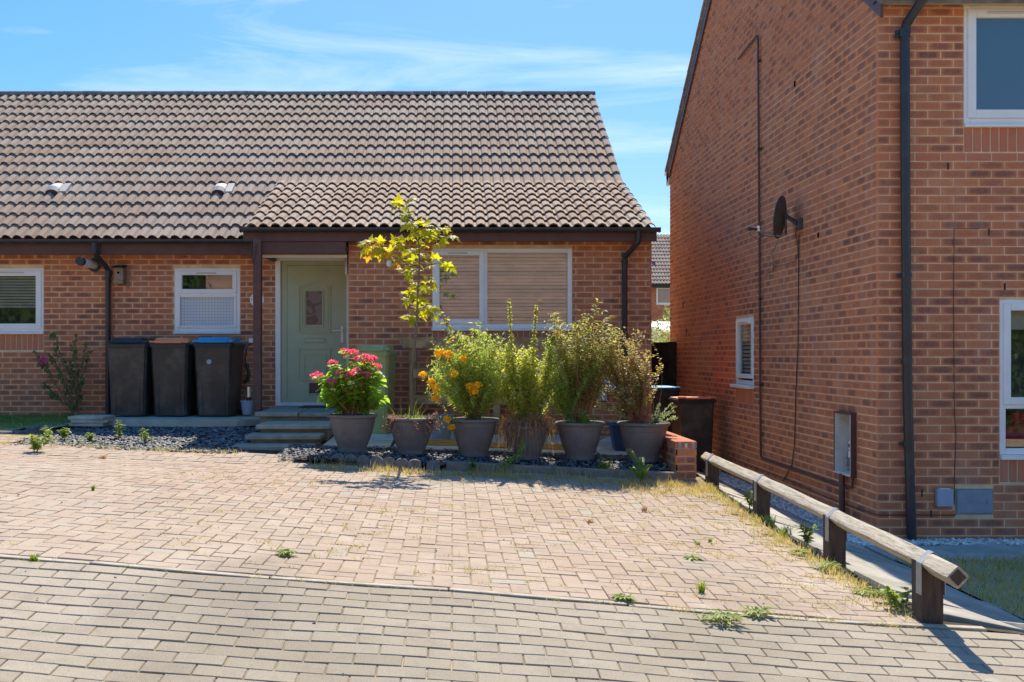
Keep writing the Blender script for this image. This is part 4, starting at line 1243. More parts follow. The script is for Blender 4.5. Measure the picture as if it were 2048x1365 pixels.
# ------------------------------------------------------------------ fittings on the brick house
gb = thing('gas_meter_box', 'open brown gas meter box without its door, showing white inside and pipe', 'meter box', (XS, 9.46, 0.55))
yb0, yb1, zb0, zb1 = 9.27, 9.66, 0.55, 1.11
mb = MB(); e = 0.012; xo = XS - 0.055
mb.bbox(xo, XS + 0.14, yb0 - e, yb0 + e, zb0, zb1, 0.003); mb.bbox(xo, XS + 0.14, yb1 - e, yb1 + e, zb0, zb1, 0.003)
mb.bbox(xo - 0.002, XS + 0.14, yb0 - e - .001, yb1 + e + .001, zb1, zb1 + 0.02, 0.003); mb.bbox(xo, XS + 0.14, yb0 - e, yb1 + e, zb0 - 0.02, zb0, 0.003)
mb.build('casing', M['brown'], gb)
mb = MB(); mb.box(XS + 0.12, XS + 0.135, yb0 + e, yb1 - e, zb0, zb1)
mb.box(xo + 0.004, XS + 0.12, yb1 - e - 0.004, yb1 - e - 0.0005, zb0, zb1); mb.box(xo + 0.004, XS + 0.12, yb0 + e + 0.0005, yb0 + e + 0.004, zb0, zb1)
mb.box(xo + 0.004, XS + 0.12, yb0 + e + .005, yb1 - e - .005, zb0 + 0.0005, zb0 + 0.006); mb.box(xo - 0.003, xo + 0.003, yb0 - 0.006, yb1 + 0.006, zb0 - 0.012, zb0 - 0.001); mb.box(xo - 0.003, xo + 0.003, yb0 - e + 0.002, yb0 - 0.002, zb0, zb1)
mb.build('lining', M['meterwhite'], gb)
mb = MB(); mb.tube([(XS + 0.02, 9.50, 0.59), (XS + 0.02, 9.505, 0.72), (XS + 0.03, 9.505, 0.84), (XS + 0.03, 9.47, 0.93), (XS + 0.03, 9.38, 0.98), (XS + 0.03, 9.30, 0.99)], 0.019, 8); smooth_angle(mb.build('flexible_pipe', M['greybox'], gb))
mb = MB(); mb.lathe([(0, -.02), (0.045, -.02), (0.05, 0), (0.045, .02), (0, .02)], XS + 0.01, 9.51, 0.655, 12, ax='x'); mb.tube([(XS + .02, 9.51, 0.57), (XS + .02, 9.51, 0.74)], 0.018, 8); smooth_angle(mb.build('regulator', M['zinc'], gb))
mb = MB(); mb.bbox(XS - 0.02, XS + 0.11, 9.29, 9.40, 0.70, 0.86, 0.008); mb.bbox(XS - 0.005, XS + 0.11, 9.30, 9.385, 0.58, 0.70, 0.006); mt_ = mb.build('gas_meter', M['upvc'], gb)
mb = MB(); mb.box(XS - 0.023, XS - 0.0205, 9.335, 9.385, 0.80, 0.835); mb.box(XS - 0.023, XS - 0.0205, 9.335, 9.385, 0.772, 0.78); mb.build('meter_display', M['ink'], mt_)

mc = thing('electricity_cabinet', 'flat grey meter cabinet set flush in the brick front with a round lock', 'cabinet', (4.6, YF, 0.26))
mb = MB(); bars(mb, cab[0], cab[1], cab[2], cab[3], 0.012, YF - 0.003, YF + 0.03); mb.build('cabinet_frame', M['kerb'], mc)
mb = MB(); mb.bbox(cab[0] + 0.012, cab[1] - 0.012, YF - 0.008, YF + 0.02, cab[2] + 0.012, cab[3] - 0.012, 0.004); dr_ = mb.build('cabinet_door', M['greybox'], mc)
mb = MB(); ring_arch(mb, 4.53, 4.665, 0.362, 0.388, 0, 0.004, YF - 0.012, YF - 0.0079); mb.build('label_frame', M['greybox'], dr_)
mb = MB(); mb.lathe([(0, -.014), (0.008, -.014), (0.010, -.010), (0.020, -.010), (0.021, 0)], 4.715, YF - 0.008, 0.375, 16, ax='y'); mb.build('lock', M['greybox'], dr_)
mb = MB(); mb.bbox(4.245, 4.392, YF - 0.055, YF - 0.001, 0.335, 0.490, 0.010)
jb = thing('junction_box', 'small pale grey plastic box fixed beside the black downpipe', 'junction box', (4.32, YF, 0.34))
mb.build('box_cover', M['greypale'], jb)
mb = MB(); mb.box(4.27, 4.37, YF - 0.05, YF - 0.004, 0.4905, 0.496); mb.build('hinge_strip', M['upvc'], jb)

dish = thing('satellite_dish', 'dark grey oval satellite dish on an arm fixed high on the gable wall', 'satellite dish', side(1600, 447))
base = Vector(side(1603, 447))
mb = MB(); mb.bbox(base.x - 0.05, base.x - 0.001, base.y - 0.045, base.y + 0.045, base.z - 0.07, base.z + 0.05, 0.008); mb.build('wall_bracket', M['dishgrey'], dish)
dc = Vector((3.535, 10.80, 3.155))
nrm = Vector((-0.80, 0.56, 0.14)).normalized()
ua = Vector((0, 0, 1)); ua = (ua - nrm * ua.dot(nrm)).normalized(); va = nrm.cross(ua)
mb = MB(); vs = [tuple(dc - nrm * 0.05)]; fs = []; rings = 5; seg = 28
for i in range(1, rings + 1):
    f = i / rings
    for k in range(seg):
        a = 2 * math.pi * k / seg
        vs.append(tuple(dc + ua * (0.225 * f * math.cos(a)) + va * (0.20 * f * math.sin(a)) - nrm * (0.05 * (1 - f * f))))
for k in range(seg): fs.append((0, 1 + k, 1 + (k + 1) % seg))
for i in range(rings - 1):
    for k in range(seg):
        a = 1 + i * seg; fs.append((a + k, a + seg + k, a + seg + (k + 1) % seg, a + (k + 1) % seg))
mb.add(vs, fs)
k0 = len(vs)
mb.add([tuple(Vector(v) - nrm * 0.004) for v in vs], [f[::-1] for f in fs])
refl = mb.build('reflector', M['dishgrey'], dish, smooth=True)
mb = MB(); mb.tube([tuple(dc + ua * (0.228 * math.cos(2 * math.pi * k / 28)) + va * (0.203 * math.sin(2 * math.pi * k / 28))) for k in range(29)], 0.006, 5); mb.build('rim', M['dishgrey'], refl)
pb = Vector((3.545, 10.78, 2.945)); lnb = Vector(side(1512, 459, 0.42))
lnb = Vector((3.26, 10.72, 3.015))
mb = MB(); mb.tube([tuple(dc - nrm * 0.05 + Vector((0, 0, 0.03))), tuple(base + Vector((-0.05, 0, 0.0)))], 0.022, 8); mb.tube([tuple(dc - nrm * 0.06), tuple(pb + Vector((0.05, 0, 0.02)))], 0.012, 6)
mb.build('mount', M['black'], dish)
mb = MB(); mb.tube([tuple(pb), tuple(lnb + Vector((0.03, 0, -0.02)))], 0.011, 6); mb.build('feed_arm', M['zinc'], dish)
mb = MB(); mb.tube([tuple(lnb + Vector((0.02, 0, 0))), tuple(lnb + Vector((-0.05, -0.01, 0.005)))], 0.016, 8); mb.bbox(lnb.x - 0.10, lnb.x - 0.05, lnb.y - 0.03, lnb.y + 0.02, lnb.z - 0.012, lnb.z + 0.022, 0.004); mb.build('feed_horn', M['black'], dish)
mb = MB(); mb.bbox(lnb.x + 0.005, lnb.x + 0.03, lnb.y - 0.02, lnb.y + 0.02, lnb.z - 0.02, lnb.z + 0.035, 0.004); mb.build('horn_cap', M['upvc'], dish)
mb = MB(); mb.tube([(lnb.x - 0.07, lnb.y, lnb.z - 0.01), (lnb.x - 0.06, lnb.y, lnb.z - 0.07), (lnb.x + 0.0, lnb.y, lnb.z - 0.09), (lnb.x + 0.09, lnb.y, lnb.z - 0.07), tuple(pb + Vector((-0.03, 0, -0.01))), (3.50, 10.8, 2.86), (3.47, 10.85, 2.78), side(1543, 508, .02), side(1548, 522, .02), side(1546, 540, .02), side(1530, 553, .02)], 0.004, 5)
mb.tube([side(1548, 534, .012), side(1575, 527, .012), side(1592, 522, .012), side(1596, 505, .012), side(1594, 480, .012), side(1590, 462, .02), side(1594, 452, .04)], 0.004, 5)
mb.build('dangling_cable', M['black'], dish)

# ------------------------------------------------------------------ fittings on the bungalows
def P145(px, py, off=0.0): y = YL - off; return ((px - VX) * y / FPX, y, CAMZ + (VY - py) * y / FPX)
bb = thing('bird_box', 'small weathered wooden bird box hung on bricks beside the black downpipe', 'bird box', (-4.56, YL, 2.62))
mb = MB(); mb.bbox(-4.63, -4.50, YL - 0.13, YL - 0.01, 2.64, 2.86, 0.004); mb.bbox(-4.49, -4.455, YL - 0.012, YL - 0.001, 2.60, 2.86, 0.003); mb.build('box_body', M['birdwood'], bb)
mb = MB(); mb.prism([(YL - 0.17, 2.855), (YL - 0.005, 2.89), (YL - 0.005, 2.905), (YL - 0.17, 2.87)], 'x', -4.645, -4.485); mb.build('box_roof', M['shedwood'], bb)
mb = MB(); mb.lathe([(0, 0), (0.018, 0)], -4.566, YL - 0.132, 2.792, 14, ax='y'); mb.build('entry_hole', M['hole'], bb)
np_ = thing('house_number_plaque', 'round white number plaque on the bricks half hidden behind the brown porch post', 'plaque', P145(513, 600))
mb = MB(); c_ = P145(514.5, 600); mb.lathe([(0, -.012), (0.095, -.012), (0.1, -.008), (0.1, 0)], c_[0], YL - 0.001, c_[2], 28, ax='y'); mb.build('disc', M['upvc'], np_)
mb = MB(); a = P145(503.5, 599.5); mb.lathe([(0, 0), (0.008, 0)], a[0], YL - 0.0145, a[2], 10, ax='y'); mb.build('screw', M['ink'], np_)
fc = bpy.data.curves.new('number', 'FONT'); fc.body = '7'; fc.size = 0.145; fc.extrude = 0.001; fc.align_x = 'CENTER'; fc.align_y = 'CENTER'; fc.materials.append(M['ink'])
tmpo = bpy.data.objects.new('tmp', fc); dgm = bpy.context.evaluated_depsgraph_get(); 
COL.objects.link(tmpo); bpy.context.view_layer.update(); dgm = bpy.context.evaluated_depsgraph_get()
me = bpy.data.meshes.new_from_object(tmpo.evaluated_get(dgm)); bpy.data.objects.remove(tmpo)
num = bpy.data.objects.new('number', me); COL.objects.link(num); num.parent = np_
num.location = Vector((P145(510, 600)[0], YL - 0.0155, c_[2])) - org(np_); num.rotation_euler = (math.radians(90), 0, 0)

wl = thing('wall_light', 'small silver wall light on the bricks behind the yellow leaved tree', 'wall light', (-0.81, YM, 2.84))
mb = MB(); mb.lathe([(0, -.03), (0.02, -.03), (0.028, 0)], -0.81, YM, 2.87, 12, ax='y'); mb.build('back_plate', M['zinc'], wl)
mb = MB(); mb.lathe([(0, 0.05), (0.03, 0.05), (0.042, 0.0), (0.030, -0.03), (0, -0.04)], -0.81, YM - 0.07, 2.83, 14); smooth_angle(mb.build('lamp_glass', M['upvc'], wl))
pl = thing('porch_light', 'slim silver cylinder light beside the top corner of the green door', 'wall light', (-1.40, 13.3, 2.8))
mb = MB(); mb.tube([(-1.40, 13.25, 2.74), (-1.40, 13.25, 3.0)], 0.026, 12); smooth_angle(mb.build('lamp_body', M['silver'], pl))
mb = MB(); mb.bbox(-1.372, -1.339, 13.22, 13.28, 2.80, 2.94, 0.004); mb.build('back_plate', M['black'], pl)
mb = MB(); mb.tube([(-1.40, 13.25, 2.99), (-1.40, 13.25, 3.02)], 0.028, 12); mb.build('lamp_cap', M['black'], pl)

sk = thing('charging_lead', 'black charging lead hanging from a white wall socket by the porch post', 'cable', P145(502, 682))
a = P145(503, 682); mb = MB(); mb.bbox(a[0] - 0.03, a[0] + 0.03, YL - 0.05, YL - 0.001, a[2] - 0.03, a[2] + 0.035, 0.006); mb.build('socket', M['upvc'], sk)
mb = MB(); mb.tube([P145(501, 686, .05), P145(494, 695, .05), P145(491, 715, .04), P145(492, 735, .04), P145(497, 742, .04), P145(496, 752, .04)], 0.007, 6); mb.build('lead', M['black'], sk)
mb = MB(); mb.tube([P145(493, 728, .045), P145(498, 748, .045), P145(495, 760, .045), P145(489, 765, .05)], 0.020, 8, r1=0.026); smooth_angle(mb.build('connector', M['black'], sk))
def P13(px, py, y): return ((px - VX) * y / FPX, y, CAMZ + (VY - py) * y / FPX)
bk = thing('plant_bucket', 'small pale grey bucket on the ground beside the porch post', 'bucket', P13(494, 828, 13.3))
c_ = P13(494, 829, 13.3); mb = MB(); mb.lathe([(0, 0.0), (0.060, 0.0), (0.085, 0.165), (0.093, 0.165), (0.093, 0.185), (0.085, 0.185), (0.08, 0.15), (0, 0.15)], c_[0], c_[1], c_[2], 22); smooth_angle(mb.build('bucket_body', M['greypale'], bk))
mb = MB(); mb.lathe([(0, 0), (0.08, 0)], c_[0], c_[1], c_[2] + 0.155, 16); mb.build('soil', M['soil'], bk)
sl = thing('solar_lantern', 'white and black cylinder lantern standing in the pale grey bucket', 'lantern', P13(497, 803, 13.3))
c_ = P13(498, 808, 13.3); mb = MB(); mb.tube([(c_[0], c_[1], c_[2] - 0.02), (c_[0], c_[1], c_[2] + 0.09)], 0.035, 12, r1=0.03); mb.build('lantern_base', M['black'], sl)
mb = MB(); mb.tube([(c_[0], c_[1], c_[2] + 0.09), (c_[0], c_[1], c_[2] + 0.225)], 0.045, 14); smooth_angle(mb.build('lantern_shade', M['silver'], sl))
mx_ = thing('white_meter_box', 'white utility box on the wall behind the shrubs with a raised slanting lid', 'meter box', (1.95, YM, 1.1))
mb = MB(); mb.bbox(1.80, 2.08, YM - 0.10, YM - 0.001, 1.20, 1.39, 0.008); mb.build('upper_box', M['upvc'], mx_)
mb = MB(); mb.prism([(YM - 0.10, 1.38), (YM - 0.20, 1.22), (YM - 0.19, 1.21), (YM - 0.09, 1.37)], 'x', 1.90, 2.13); mb.bbox(1.86, 1.98, YM - 0.08, YM - 0.001, 1.08, 1.195, 0.006); mb.build('lid', M['greypale'], mx_)

# ------------------------------------------------------------------ wheelie bins
def make_bin(name, label, x, y, z, rz, w, d, h, body, lid, rimm, group, lh=1.012):
    t = thing(name, label, 'wheelie bin', (x, y, z), group)
    Wb = Matrix.Translation((x, y, z)) @ Matrix.Rotation(rz, 4, 'Z')
    def col(w0, d0, w1, d1, z0, z1, yo0=0, yo1=0, c=0.03):
        def oct_(w_, d_, yo): 
            a, b = w_ / 2, d_ / 2
            return [(-a + c, -b + yo), (a - c, -b + yo), (a, -b + c + yo), (a, b - c + yo), (a - c, b + yo), (-a + c, b + yo), (-a, b - c + yo), (-a, -b + c + yo)]
        o0, o1 = oct_(w0, d0, yo0), oct_(w1, d1, yo1)
        vs = [(p[0], p[1], z0) for p in o0] + [(p[0], p[1], z1) for p in o1]
        fs = [tuple(range(8))[::-1], tuple(range(8, 16))] + [(i, (i + 1) % 8, 8 + (i + 1) % 8, 8 + i) for i in range(8)]
        return vs, fs
    mb = MB(); mb.add(*col(w * 0.80, d * 0.72, w * 0.93, d * 0.92, 0.02, h * 0.90, -0.02, 0.0))
    # recessed ribs on the front
    for sx in (-1, 1):
        mb.prism([(-d * 0.36 - 0.032, 0.05), (-d * 0.40 - 0.018, h * 0.42), (-d * 0.40 + 0.0, h * 0.42), (-d * 0.36 + 0.0, 0.05)], 'x', sx * w * 0.27 - 0.006, sx * w * 0.27 + 0.006)
    b_ = xf(mb, Wb).build('bin_body', M[body], t); smooth_angle(b_, 30)
    mb = MB(); mb.add(*col(w * 1.0, d * 0.98, w * 1.02, d * 1.0, h * 0.895, h * 0.925, 0, 0, 0.035)); mb.add(*col(w * 0.955, d * 0.94, w * 0.955, d * 0.94, h * 0.875, h * 0.895, 0, 0, 0.035))
    xf(mb, Wb).build('bin_rim', M[rimm], t)
    mb = MB(); mb.add(*col(w * 1.0, d * 0.99, w * 0.96, d * 0.95, h * 0.926, h * 0.945, -0.005, -0.005, 0.04)); l0 = xf(mb, Wb).build('lid_edge', M[rimm], t)
    mb = MB(); mb.add(*col(w * 0.90, d * 0.86, w * 0.78, d * 0.70, h * 0.9455, h * lh, -0.005, 0.01, 0.05)); ld = xf(mb, Wb).build('lid', M[lid], t)
    mb = MB(); mb.tube([(-w * 0.34, -d * 0.49, h * 0.955), (w * 0.34, -d * 0.49, h * 0.955)], 0.016, 8)
    for sx in (-1, 1): mb.bbox(sx * w * 0.40 - 0.05, sx * w * 0.40 + 0.05, -d * 0.47, -d * 0.30, h * 0.946, h * 0.972, 0.006)
    xf(mb, Wb).build('lid_grip', M[lid], ld)
    mb = MB(); mb.tube([(-w * 0.42, d * 0.52, h * 0.93), (w * 0.42, d * 0.52, h * 0.93)], 0.016, 8); xf(mb, Wb).build('handle', M[rimm], t)
    for sx in (-1, 1):
        mb = MB(); mb.lathe([(0, -0.022), (0.07, -0.022), (0.1, -0.018), (0.1, 0.018), (0.07, 0.022), (0, 0.022)], sx * w * 0.44, d * 0.36, 0.1, 18, ax='x'); xf(mb, Wb).build('wheel', M['black'], t)
    return t
zslab = CAMZ - 0.818
make_bin('wheelie_bin', 'black wheelie bin with plain black lid nearest the black downpipe', -4.265, 13.36, zslab, 0.02, 0.555, 0.62, 1.03, 'bin', 'black', 'black', 'wheelie bins in a row under the window')
make_bin('wheelie_bin', 'black wheelie bin with an orange red lid between two others', -3.69, 13.37, zslab, -0.09, 0.545, 0.62, 1.03, 'bin', 'lidred', 'black', 'wheelie bins in a row under the window')
bl_ = make_bin('wheelie_bin', 'black wheelie bin with a blue lid below the white kitchen window', -3.115, 13.36, zslab, -0.08, 0.555, 0.62, 1.035, 'bin', 'lidblue', 'black', 'wheelie bins in a row under the window')
a = Vector(P13(418, 724, 13.075)); mb = MB(); mb.lathe([(0, 0), (0.032, 0)], a.x, a.y, a.z, 16, ax='y'); xf(mb, Matrix.Translation((a.x, a.y, a.z)) @ Matrix.Rotation(-0.14, 4, 'X') @ Matrix.Translation((-a.x, -a.y, -a.z))); mb.build('sticker', M['greypale'], bl_)
mb = MB(); a = Vector(P13(410, 683.5, 13.2)); b = Vector(P13(470, 680, 13.1)); mb.tube([tuple(a), tuple(b)], 0.010, 4)
tag(mb.build('wooden_stick', M['palletwood']), 'thin pale wooden stick lying across the blue bin lid', 'stick')
make_bin('wheelie_bin', 'olive green wheelie bin standing behind the pink flowered pot', -0.955, 12.42, CAMZ - 0.985, -0.16, 0.46, 0.52, 1.09, 'bingreen', 'bingreen', 'bingreen', None)
make_bin('wheelie_bin', 'dark wheelie bin with orange red lid in shade against the gable wall', 3.29, 13.75, gz(3.3, 13.75), 0.05, 0.50, 0.62, 1.04, 'bin', 'lidred', 'black', 'bins in the side passage', 0.952)
make_bin('wheelie_bin', 'dark wheelie bin with a blue lid behind the brick pier in the passage', 3.02, 14.75, gz(3.0, 14.5), 0.1, 0.52, 0.62, 1.04, 'bin', 'lidblue', 'black', 'bins in the side passage', 0.975)

# ------------------------------------------------------------------ stacked slabs, edging stones, scalloped edging, board, pier
for k, lab in enumerate(('buff paving slab at the bottom of the small stack by the bins', 'buff paving slab in the middle of the small stack by the bins', 'buff paving slab on top of the small stack by the bins')):
    mb = MB(); z0 = CAMZ - 0.885 + k * 0.042 ; o = (0, 0.01, -0.02)[k]
    mb.bbox(-0.22, 0.22, -0.2, 0.2, 0, 0.039, 0.005, 0.3 + 0.2 * k)
    xf(mb, Matrix.Translation((-4.50 + o, 12.52, z0)) @ Matrix.Rotation((-0.12, 0.05, -0.03)[k], 4, 'Z'))
    tag(mb.build('paving_slab', M['patio']), lab, 'paving slab', 'buff slabs stacked by the bins')
edge = thing('stone_edging', 'row of rough grey kerb stones curving along the lawn edge', 'edging', (-5.0, 11.8, 0.7))
ep = [(-7.4, 11.02), (-5.9, 11.12), (-5.25, 11.25), (-5.02, 11.62), (-4.88, 12.05), (-4.80, 12.45), (-4.76, 12.9)]
acc = []
for (a, b) in zip(ep, ep[1:]):
    n = max(1, int(math.hypot(b[0] - a[0], b[1] - a[1]) / 0.21))
    for i in range(n): acc.append((a[0] + (b[0] - a[0]) * i / n, a[1] + (b[1] - a[1]) * i / n, math.atan2(b[1] - a[1], b[0] - a[0])))
for (x, y, an) in acc:
    mb = MB(); mb.bbox(-0.10, 0.10, -0.05, 0.05, -0.08, U(0.02, 0.055), 0.02)
    for i, v in enumerate(mb.v): mb.v[i] = (v[0] + U(-.012, .012), v[1] + U(-.012, .012), v[2] + U(-.012, .012))
    xf(mb, Matrix.Translation((x, y, (lawn_z(x, y) - 0.02))) @ Matrix.Rotation(an + U(-.1, .1), 4, 'Z')); mb.build('kerb_stone', M['stoneedge'], edge)
# scalloped concrete log edging
sc_ = thing('scalloped_edging', 'low scalloped concrete edging in front of the first two pots', 'edging', (-0.9, 9.98, 0.6))
for k in range(8):
    px = 676 + k * 25.5; y = 10.06 - k * 0.025
    if k == 7: px += 12
    x = (px - VX) * y / FPX
    w_ = 0.066; z0 = CAMZ - hd(x, y) - 0.03
    pts = [(-w_, -0.06)] + [(-w_ * math.cos(math.pi * i / 10), 0.075 + 0.052 * math.sin(math.pi * i / 10)) for i in range(11)] + [(w_, -0.06)]
    mb = MB(); mb.prism(pts, 'y', -0.025, 0.025)
    xf(mb, Matrix.Translation((x, y, z0)) @ Matrix.Rotation(U(-.12, .12), 4, 'Z') @ Matrix.Rotation(U(-.08, .08) if k < 7 else -.3, 4, 'X')); mb.build('scallop', M['stoneedge'], sc_)
mb = MB(); mb.bbox(-1.13, 1.13, -0.035, 0.035, -0.12, 0.0, 0.008)
xf(mb, Matrix.Translation((1.07, 9.93, CAMZ - 1.112)) @ Matrix.Rotation(0.044, 4, 'Y') @ Matrix.Rotation(-0.045, 4, 'Z'))
tag(mb.build('edging_board', M['timberedge']), 'long weathered grey timber board edging the bed before the pots', 'edging')

pier = thing('low_brick_wall', 'low red brick garden wall end beside the wooden knee rail', 'wall', (2.33, 10, 0.4))
Lx0, Lx1 = 2.225, 2.435; pz = CAMZ - 0.865; rows = 6
zpb = pz - 0.075 * rows
WP = WM(Lx0, 9.98, zpb)
pl_ = brick_layout(WP, 0.22, rows - 0, [], 0.0, seed=21)
pl_ = []
rnd = random.Random(5)
for r in range(rows - 1):
    if r % 2 == 0:
        pl_.append((brick_geo(0.212, 0.0655), WP @ Matrix.Translation((0.0, 0, r * 0.075 + 0.005)), rnd.random()))
    else:
        for o_ in (0.0, 0.108): pl_.append((brick_geo(0.102, 0.0655), WP @ Matrix.Translation((o_, 0, r * 0.075 + 0.005)), rnd.random()))
WPL = WM(Lx0, 12.84, zpb, math.radians(-90))
for b in brick_layout(WPL, 2.86, rows - 1, [], 0.1, seed=22): pl_.append(b[:3])
pl_ = [(a, b, c, view_area(b, (0, 0, 0), (0.2, 0, 0.06))) for a, b, c in pl_]
pieces('brick', 'brickwork', pl_, M['brick'], pier)
mb = MB(); mb.box(Lx0 + 0.008, Lx1 - 0.008, 9.988, 12.84, zpb - 0.1, pz - 0.012); mb.build('mortar_core', M['mortar'], pier)
for i in range(38):
    y = 9.975 + i * 0.0752
    mb = MB(); mb.bbox(Lx0 - 0.002, Lx1 + 0.002, y, y + 0.066, pz - 0.068, pz, 0.004, R()); o = mb.build('coping_brick', M['brick_plain'], pier)
for px, m_ in ((1359.5, 'zinc'), (1372, 'cream'), (1386, 'zinc')):
    x = (px - VX) * 9.97 / FPX; mb = MB(); w_ = 0.016 if m_ == 'zinc' else 0.014
    mb.bbox(x - w_, x + w_, 9.962, 9.972, pz - 0.012 - (0.072 if m_ == 'zinc' else 0.05), pz - (0.010 if m_ == 'zinc' else 0.018), 0.003)
    mb.build('steel_clip' if m_ == 'zinc' else 'mortar_plug', M[m_], pier)

# ------------------------------------------------------------------ knee rail
rail = thing('knee_rail', 'low weathered timber knee rail on dark posts with galvanised straps along the path', 'knee rail', (2.55, 5.2, 0.3))
posts = [(2.47, 5.20), (2.565, 6.72), (2.60, 8.42), (2.60, 10.02)]
rz_ = [CAMZ - 1.075, CAMZ - 1.085, CAMZ - 1.065, CAMZ - 1.05]
r0 = Vector((2.44, 4.83, CAMZ - 1.075)); r1 = Vector((2.605, 10.28, CAMZ - 1.05))
nodes = [r0] + [Vector((p[0], p[1], z)) for p, z in zip(posts, rz_)] + [r1]
mb = MB(); s_ = 0.056; vs = []; fs = []
dense = []
for a, b in zip(nodes, nodes[1:]):
    n = max(1, int((b - a).length / 0.25))
    for i in range(n): dense.append(a.lerp(b, i / n))
dense.append(nodes[-1])
for i, p in enumerate(dense):
    j = U(-0.003, 0.003)
    for (dx, dz) in ((0, .97), (0.24, 0.82), (0.82, 0.24), (.97, 0), (0.82, -.24), (0.24, -0.82), (0, -.97), (-0.24, -.82), (-.82, -.24), (-.97, 0), (-.82, .24), (-.24, .82)):
        vs.append((p.x + dx * s_ + j + U(-.002, .002), p.y, p.z + dz * s_ + U(-0.003, 0.003)))
for i in range(len(dense) - 1):
    for k in range(12): fs.append((i * 12 + k, i * 12 + (k + 1) % 12, (i + 1) * 12 + (k + 1) % 12, (i + 1) * 12 + k))
fs.append(tuple(range(12))); fs.append(tuple((len(dense) - 1) * 12 + k for k in range(12))[::-1])
mb.add(vs, fs); mb.build('rail_beam', M['rail'], rail)
mb = MB(); mb.lathe([(0, -0.0), (0.042, -0.0)], r0.x, r0.y - 0.003, r0.z, 4, ax='y'); mb.build('rail_end', M['post'], rail)
for (x, y), z in zip(posts, rz_):
    mb = MB(); gzz = gz(x, y) - 0.1; hw = 0.056
    mb.prism([(x - hw, gzz), (x + hw, gzz), (x + hw, z + 0.005), (x, z - s_ + 0.012), (x - hw, z + 0.005)], 'y', y - hw, y + hw)
    for i, v in enumerate(mb.v): mb.v[i] = (v[0] + U(-.002, .002), v[1] + U(-.002, .002), v[2])
    mb.build('post', M['post'], rail)
    mb = MB(); w_ = 0.028; t_ = 0.004; yy = y - 0.035; q = s_ + 0.003
    for (a, b) in (((x - hw - 0.004, z - 0.16), (x - q, z)), ((x - q, z), (x, z + q)), ((x, z + q), (x + q, z)), ((x + q, z), (x + hw + 0.004, z - 0.16))):
        d = Vector((b[0] - a[0], 0, b[1] - a[1])); n_ = Vector((-d.z, 0, d.x)).normalized() * t_
        A = Vector((a[0], 0, a[1])); B = Vector((b[0], 0, b[1]))
        mb.add([tuple(A + Vector((0, yy - w_, 0))), tuple(B + Vector((0, yy - w_, 0))), tuple(B + n_ + Vector((0, yy - w_, 0))), tuple(A + n_ + Vector((0, yy - w_, 0))),
                tuple(A + Vector((0, yy + w_, 0))), tuple(B + Vector((0, yy + w_, 0))), tuple(B + n_ + Vector((0, yy + w_, 0))), tuple(A + n_ + Vector((0, yy + w_, 0)))],
               [(0, 1, 2, 3), (7, 6, 5, 4), (3, 2, 6, 7), (4, 5, 1, 0), (0, 3, 7, 4), (1, 5, 6, 2)])
    mb.build('steel_strap', M['zinc'], rail)

# ------------------------------------------------------------------ pallet, buckets, hose
pal = thing('wooden_pallet', 'brown wooden pallet leaning on the wall under the big window', 'pallet', (0.3, 12.7, 0.7))
def P127(px, py, y=12.68): return ((px - VX) * y / FPX, y, CAMZ + (VY - py) * y / FPX)
for (xa, xb, ya, yb) in ((805, 1112, 675, 697), (826, 1108, 738, 757), (826, 1108, 791, 809), (822, 1108, 848, 862)):
    a = P127(xa, ya, 12.60); b = P127(xb, yb, 12.60); mb = MB(); mb.bbox(a[0], b[0], 12.59, 12.612, b[2], a[2], 0.003, R()); mb.build('plank', M['palletwood'], pal)
for (xa, xb) in ((818, 833), (986, 1000), (1072, 1086)):
    a = P127(xa, 678, 12.66); b = P127(xb, 866, 12.66); mb = MB(); mb.bbox(a[0], b[0], 12.614, 12.70, b[2], a[2], 0.003, R()); mb.build('stringer', M['palletwood'], pal)
def zb_(x, y): return CAMZ - hd(x, y) + 0.055
gb_ = thing('grey_bucket', 'pale blue grey bucket on the patio half hidden behind the second pot', 'bucket', (-0.16, 11.75, zb_(-.16, 11.75)))
mb = MB(); mb.lathe([(0, 0), (0.105, 0), (0.135, 0.27), (0.145, 0.27), (0.145, 0.29), (0.13, 0.29), (0.1, 0.02)], -0.13, 11.75, zb_(-.16, 11.75), 24); smooth_angle(mb.build('bucket_body', M['greybox'], gb_))
mb = MB(); mb.tube([(-0.13 + 0.142 * math.cos(a_), 11.75 - 0.10 * math.sin(a_) * 0.4, zb_(-.16, 11.75) + 0.27 - 0.11 * math.sin(a_)) for a_ in [i * math.pi / 10 for i in range(11)]], 0.004, 5); mb.build('handle', M['zinc'], gb_)
bb_ = thing('blue_bucket', 'dark blue square bucket on the patio behind the last pot', 'bucket', (1.93, 11.25, zb_(1.9, 11.25)))
mb = MB(); zz = zb_(1.9, 11.25) - 0.01; o0 = [(-.11, -.1), (.11, -.1), (.11, .1), (-.11, .1)]; o1 = [(-.16, -.14), (.16, -.14), (.16, .14), (-.16, .14)]
vs = [(1.93 + p[0], 11.25 + p[1], zz) for p in o0] + [(1.93 + p[0], 11.25 + p[1], zz + .31) for p in o1] + [(1.93 + p[0] * .95, 11.25 + p[1] * .95, zz + .31) for p in o1] + [(1.93 + p[0], 11.25 + p[1], zz + .02) for p in o0]
fs = [(0, 3, 2, 1)] + [(i, (i + 1) % 4, 4 + (i + 1) % 4, 4 + i) for i in range(4)] + [(4 + i, 4 + (i + 1) % 4, 8 + (i + 1) % 4, 8 + i) for i in range(4)] + [(8 + i, 8 + (i + 1) % 4, 12 + (i + 1) % 4, 12 + i) for i in range(4)] + [(12, 13, 14, 15)]
mb.add(vs, fs); mb.build('bucket_body', M['bluebucket'], bb_)
mb = MB(); 
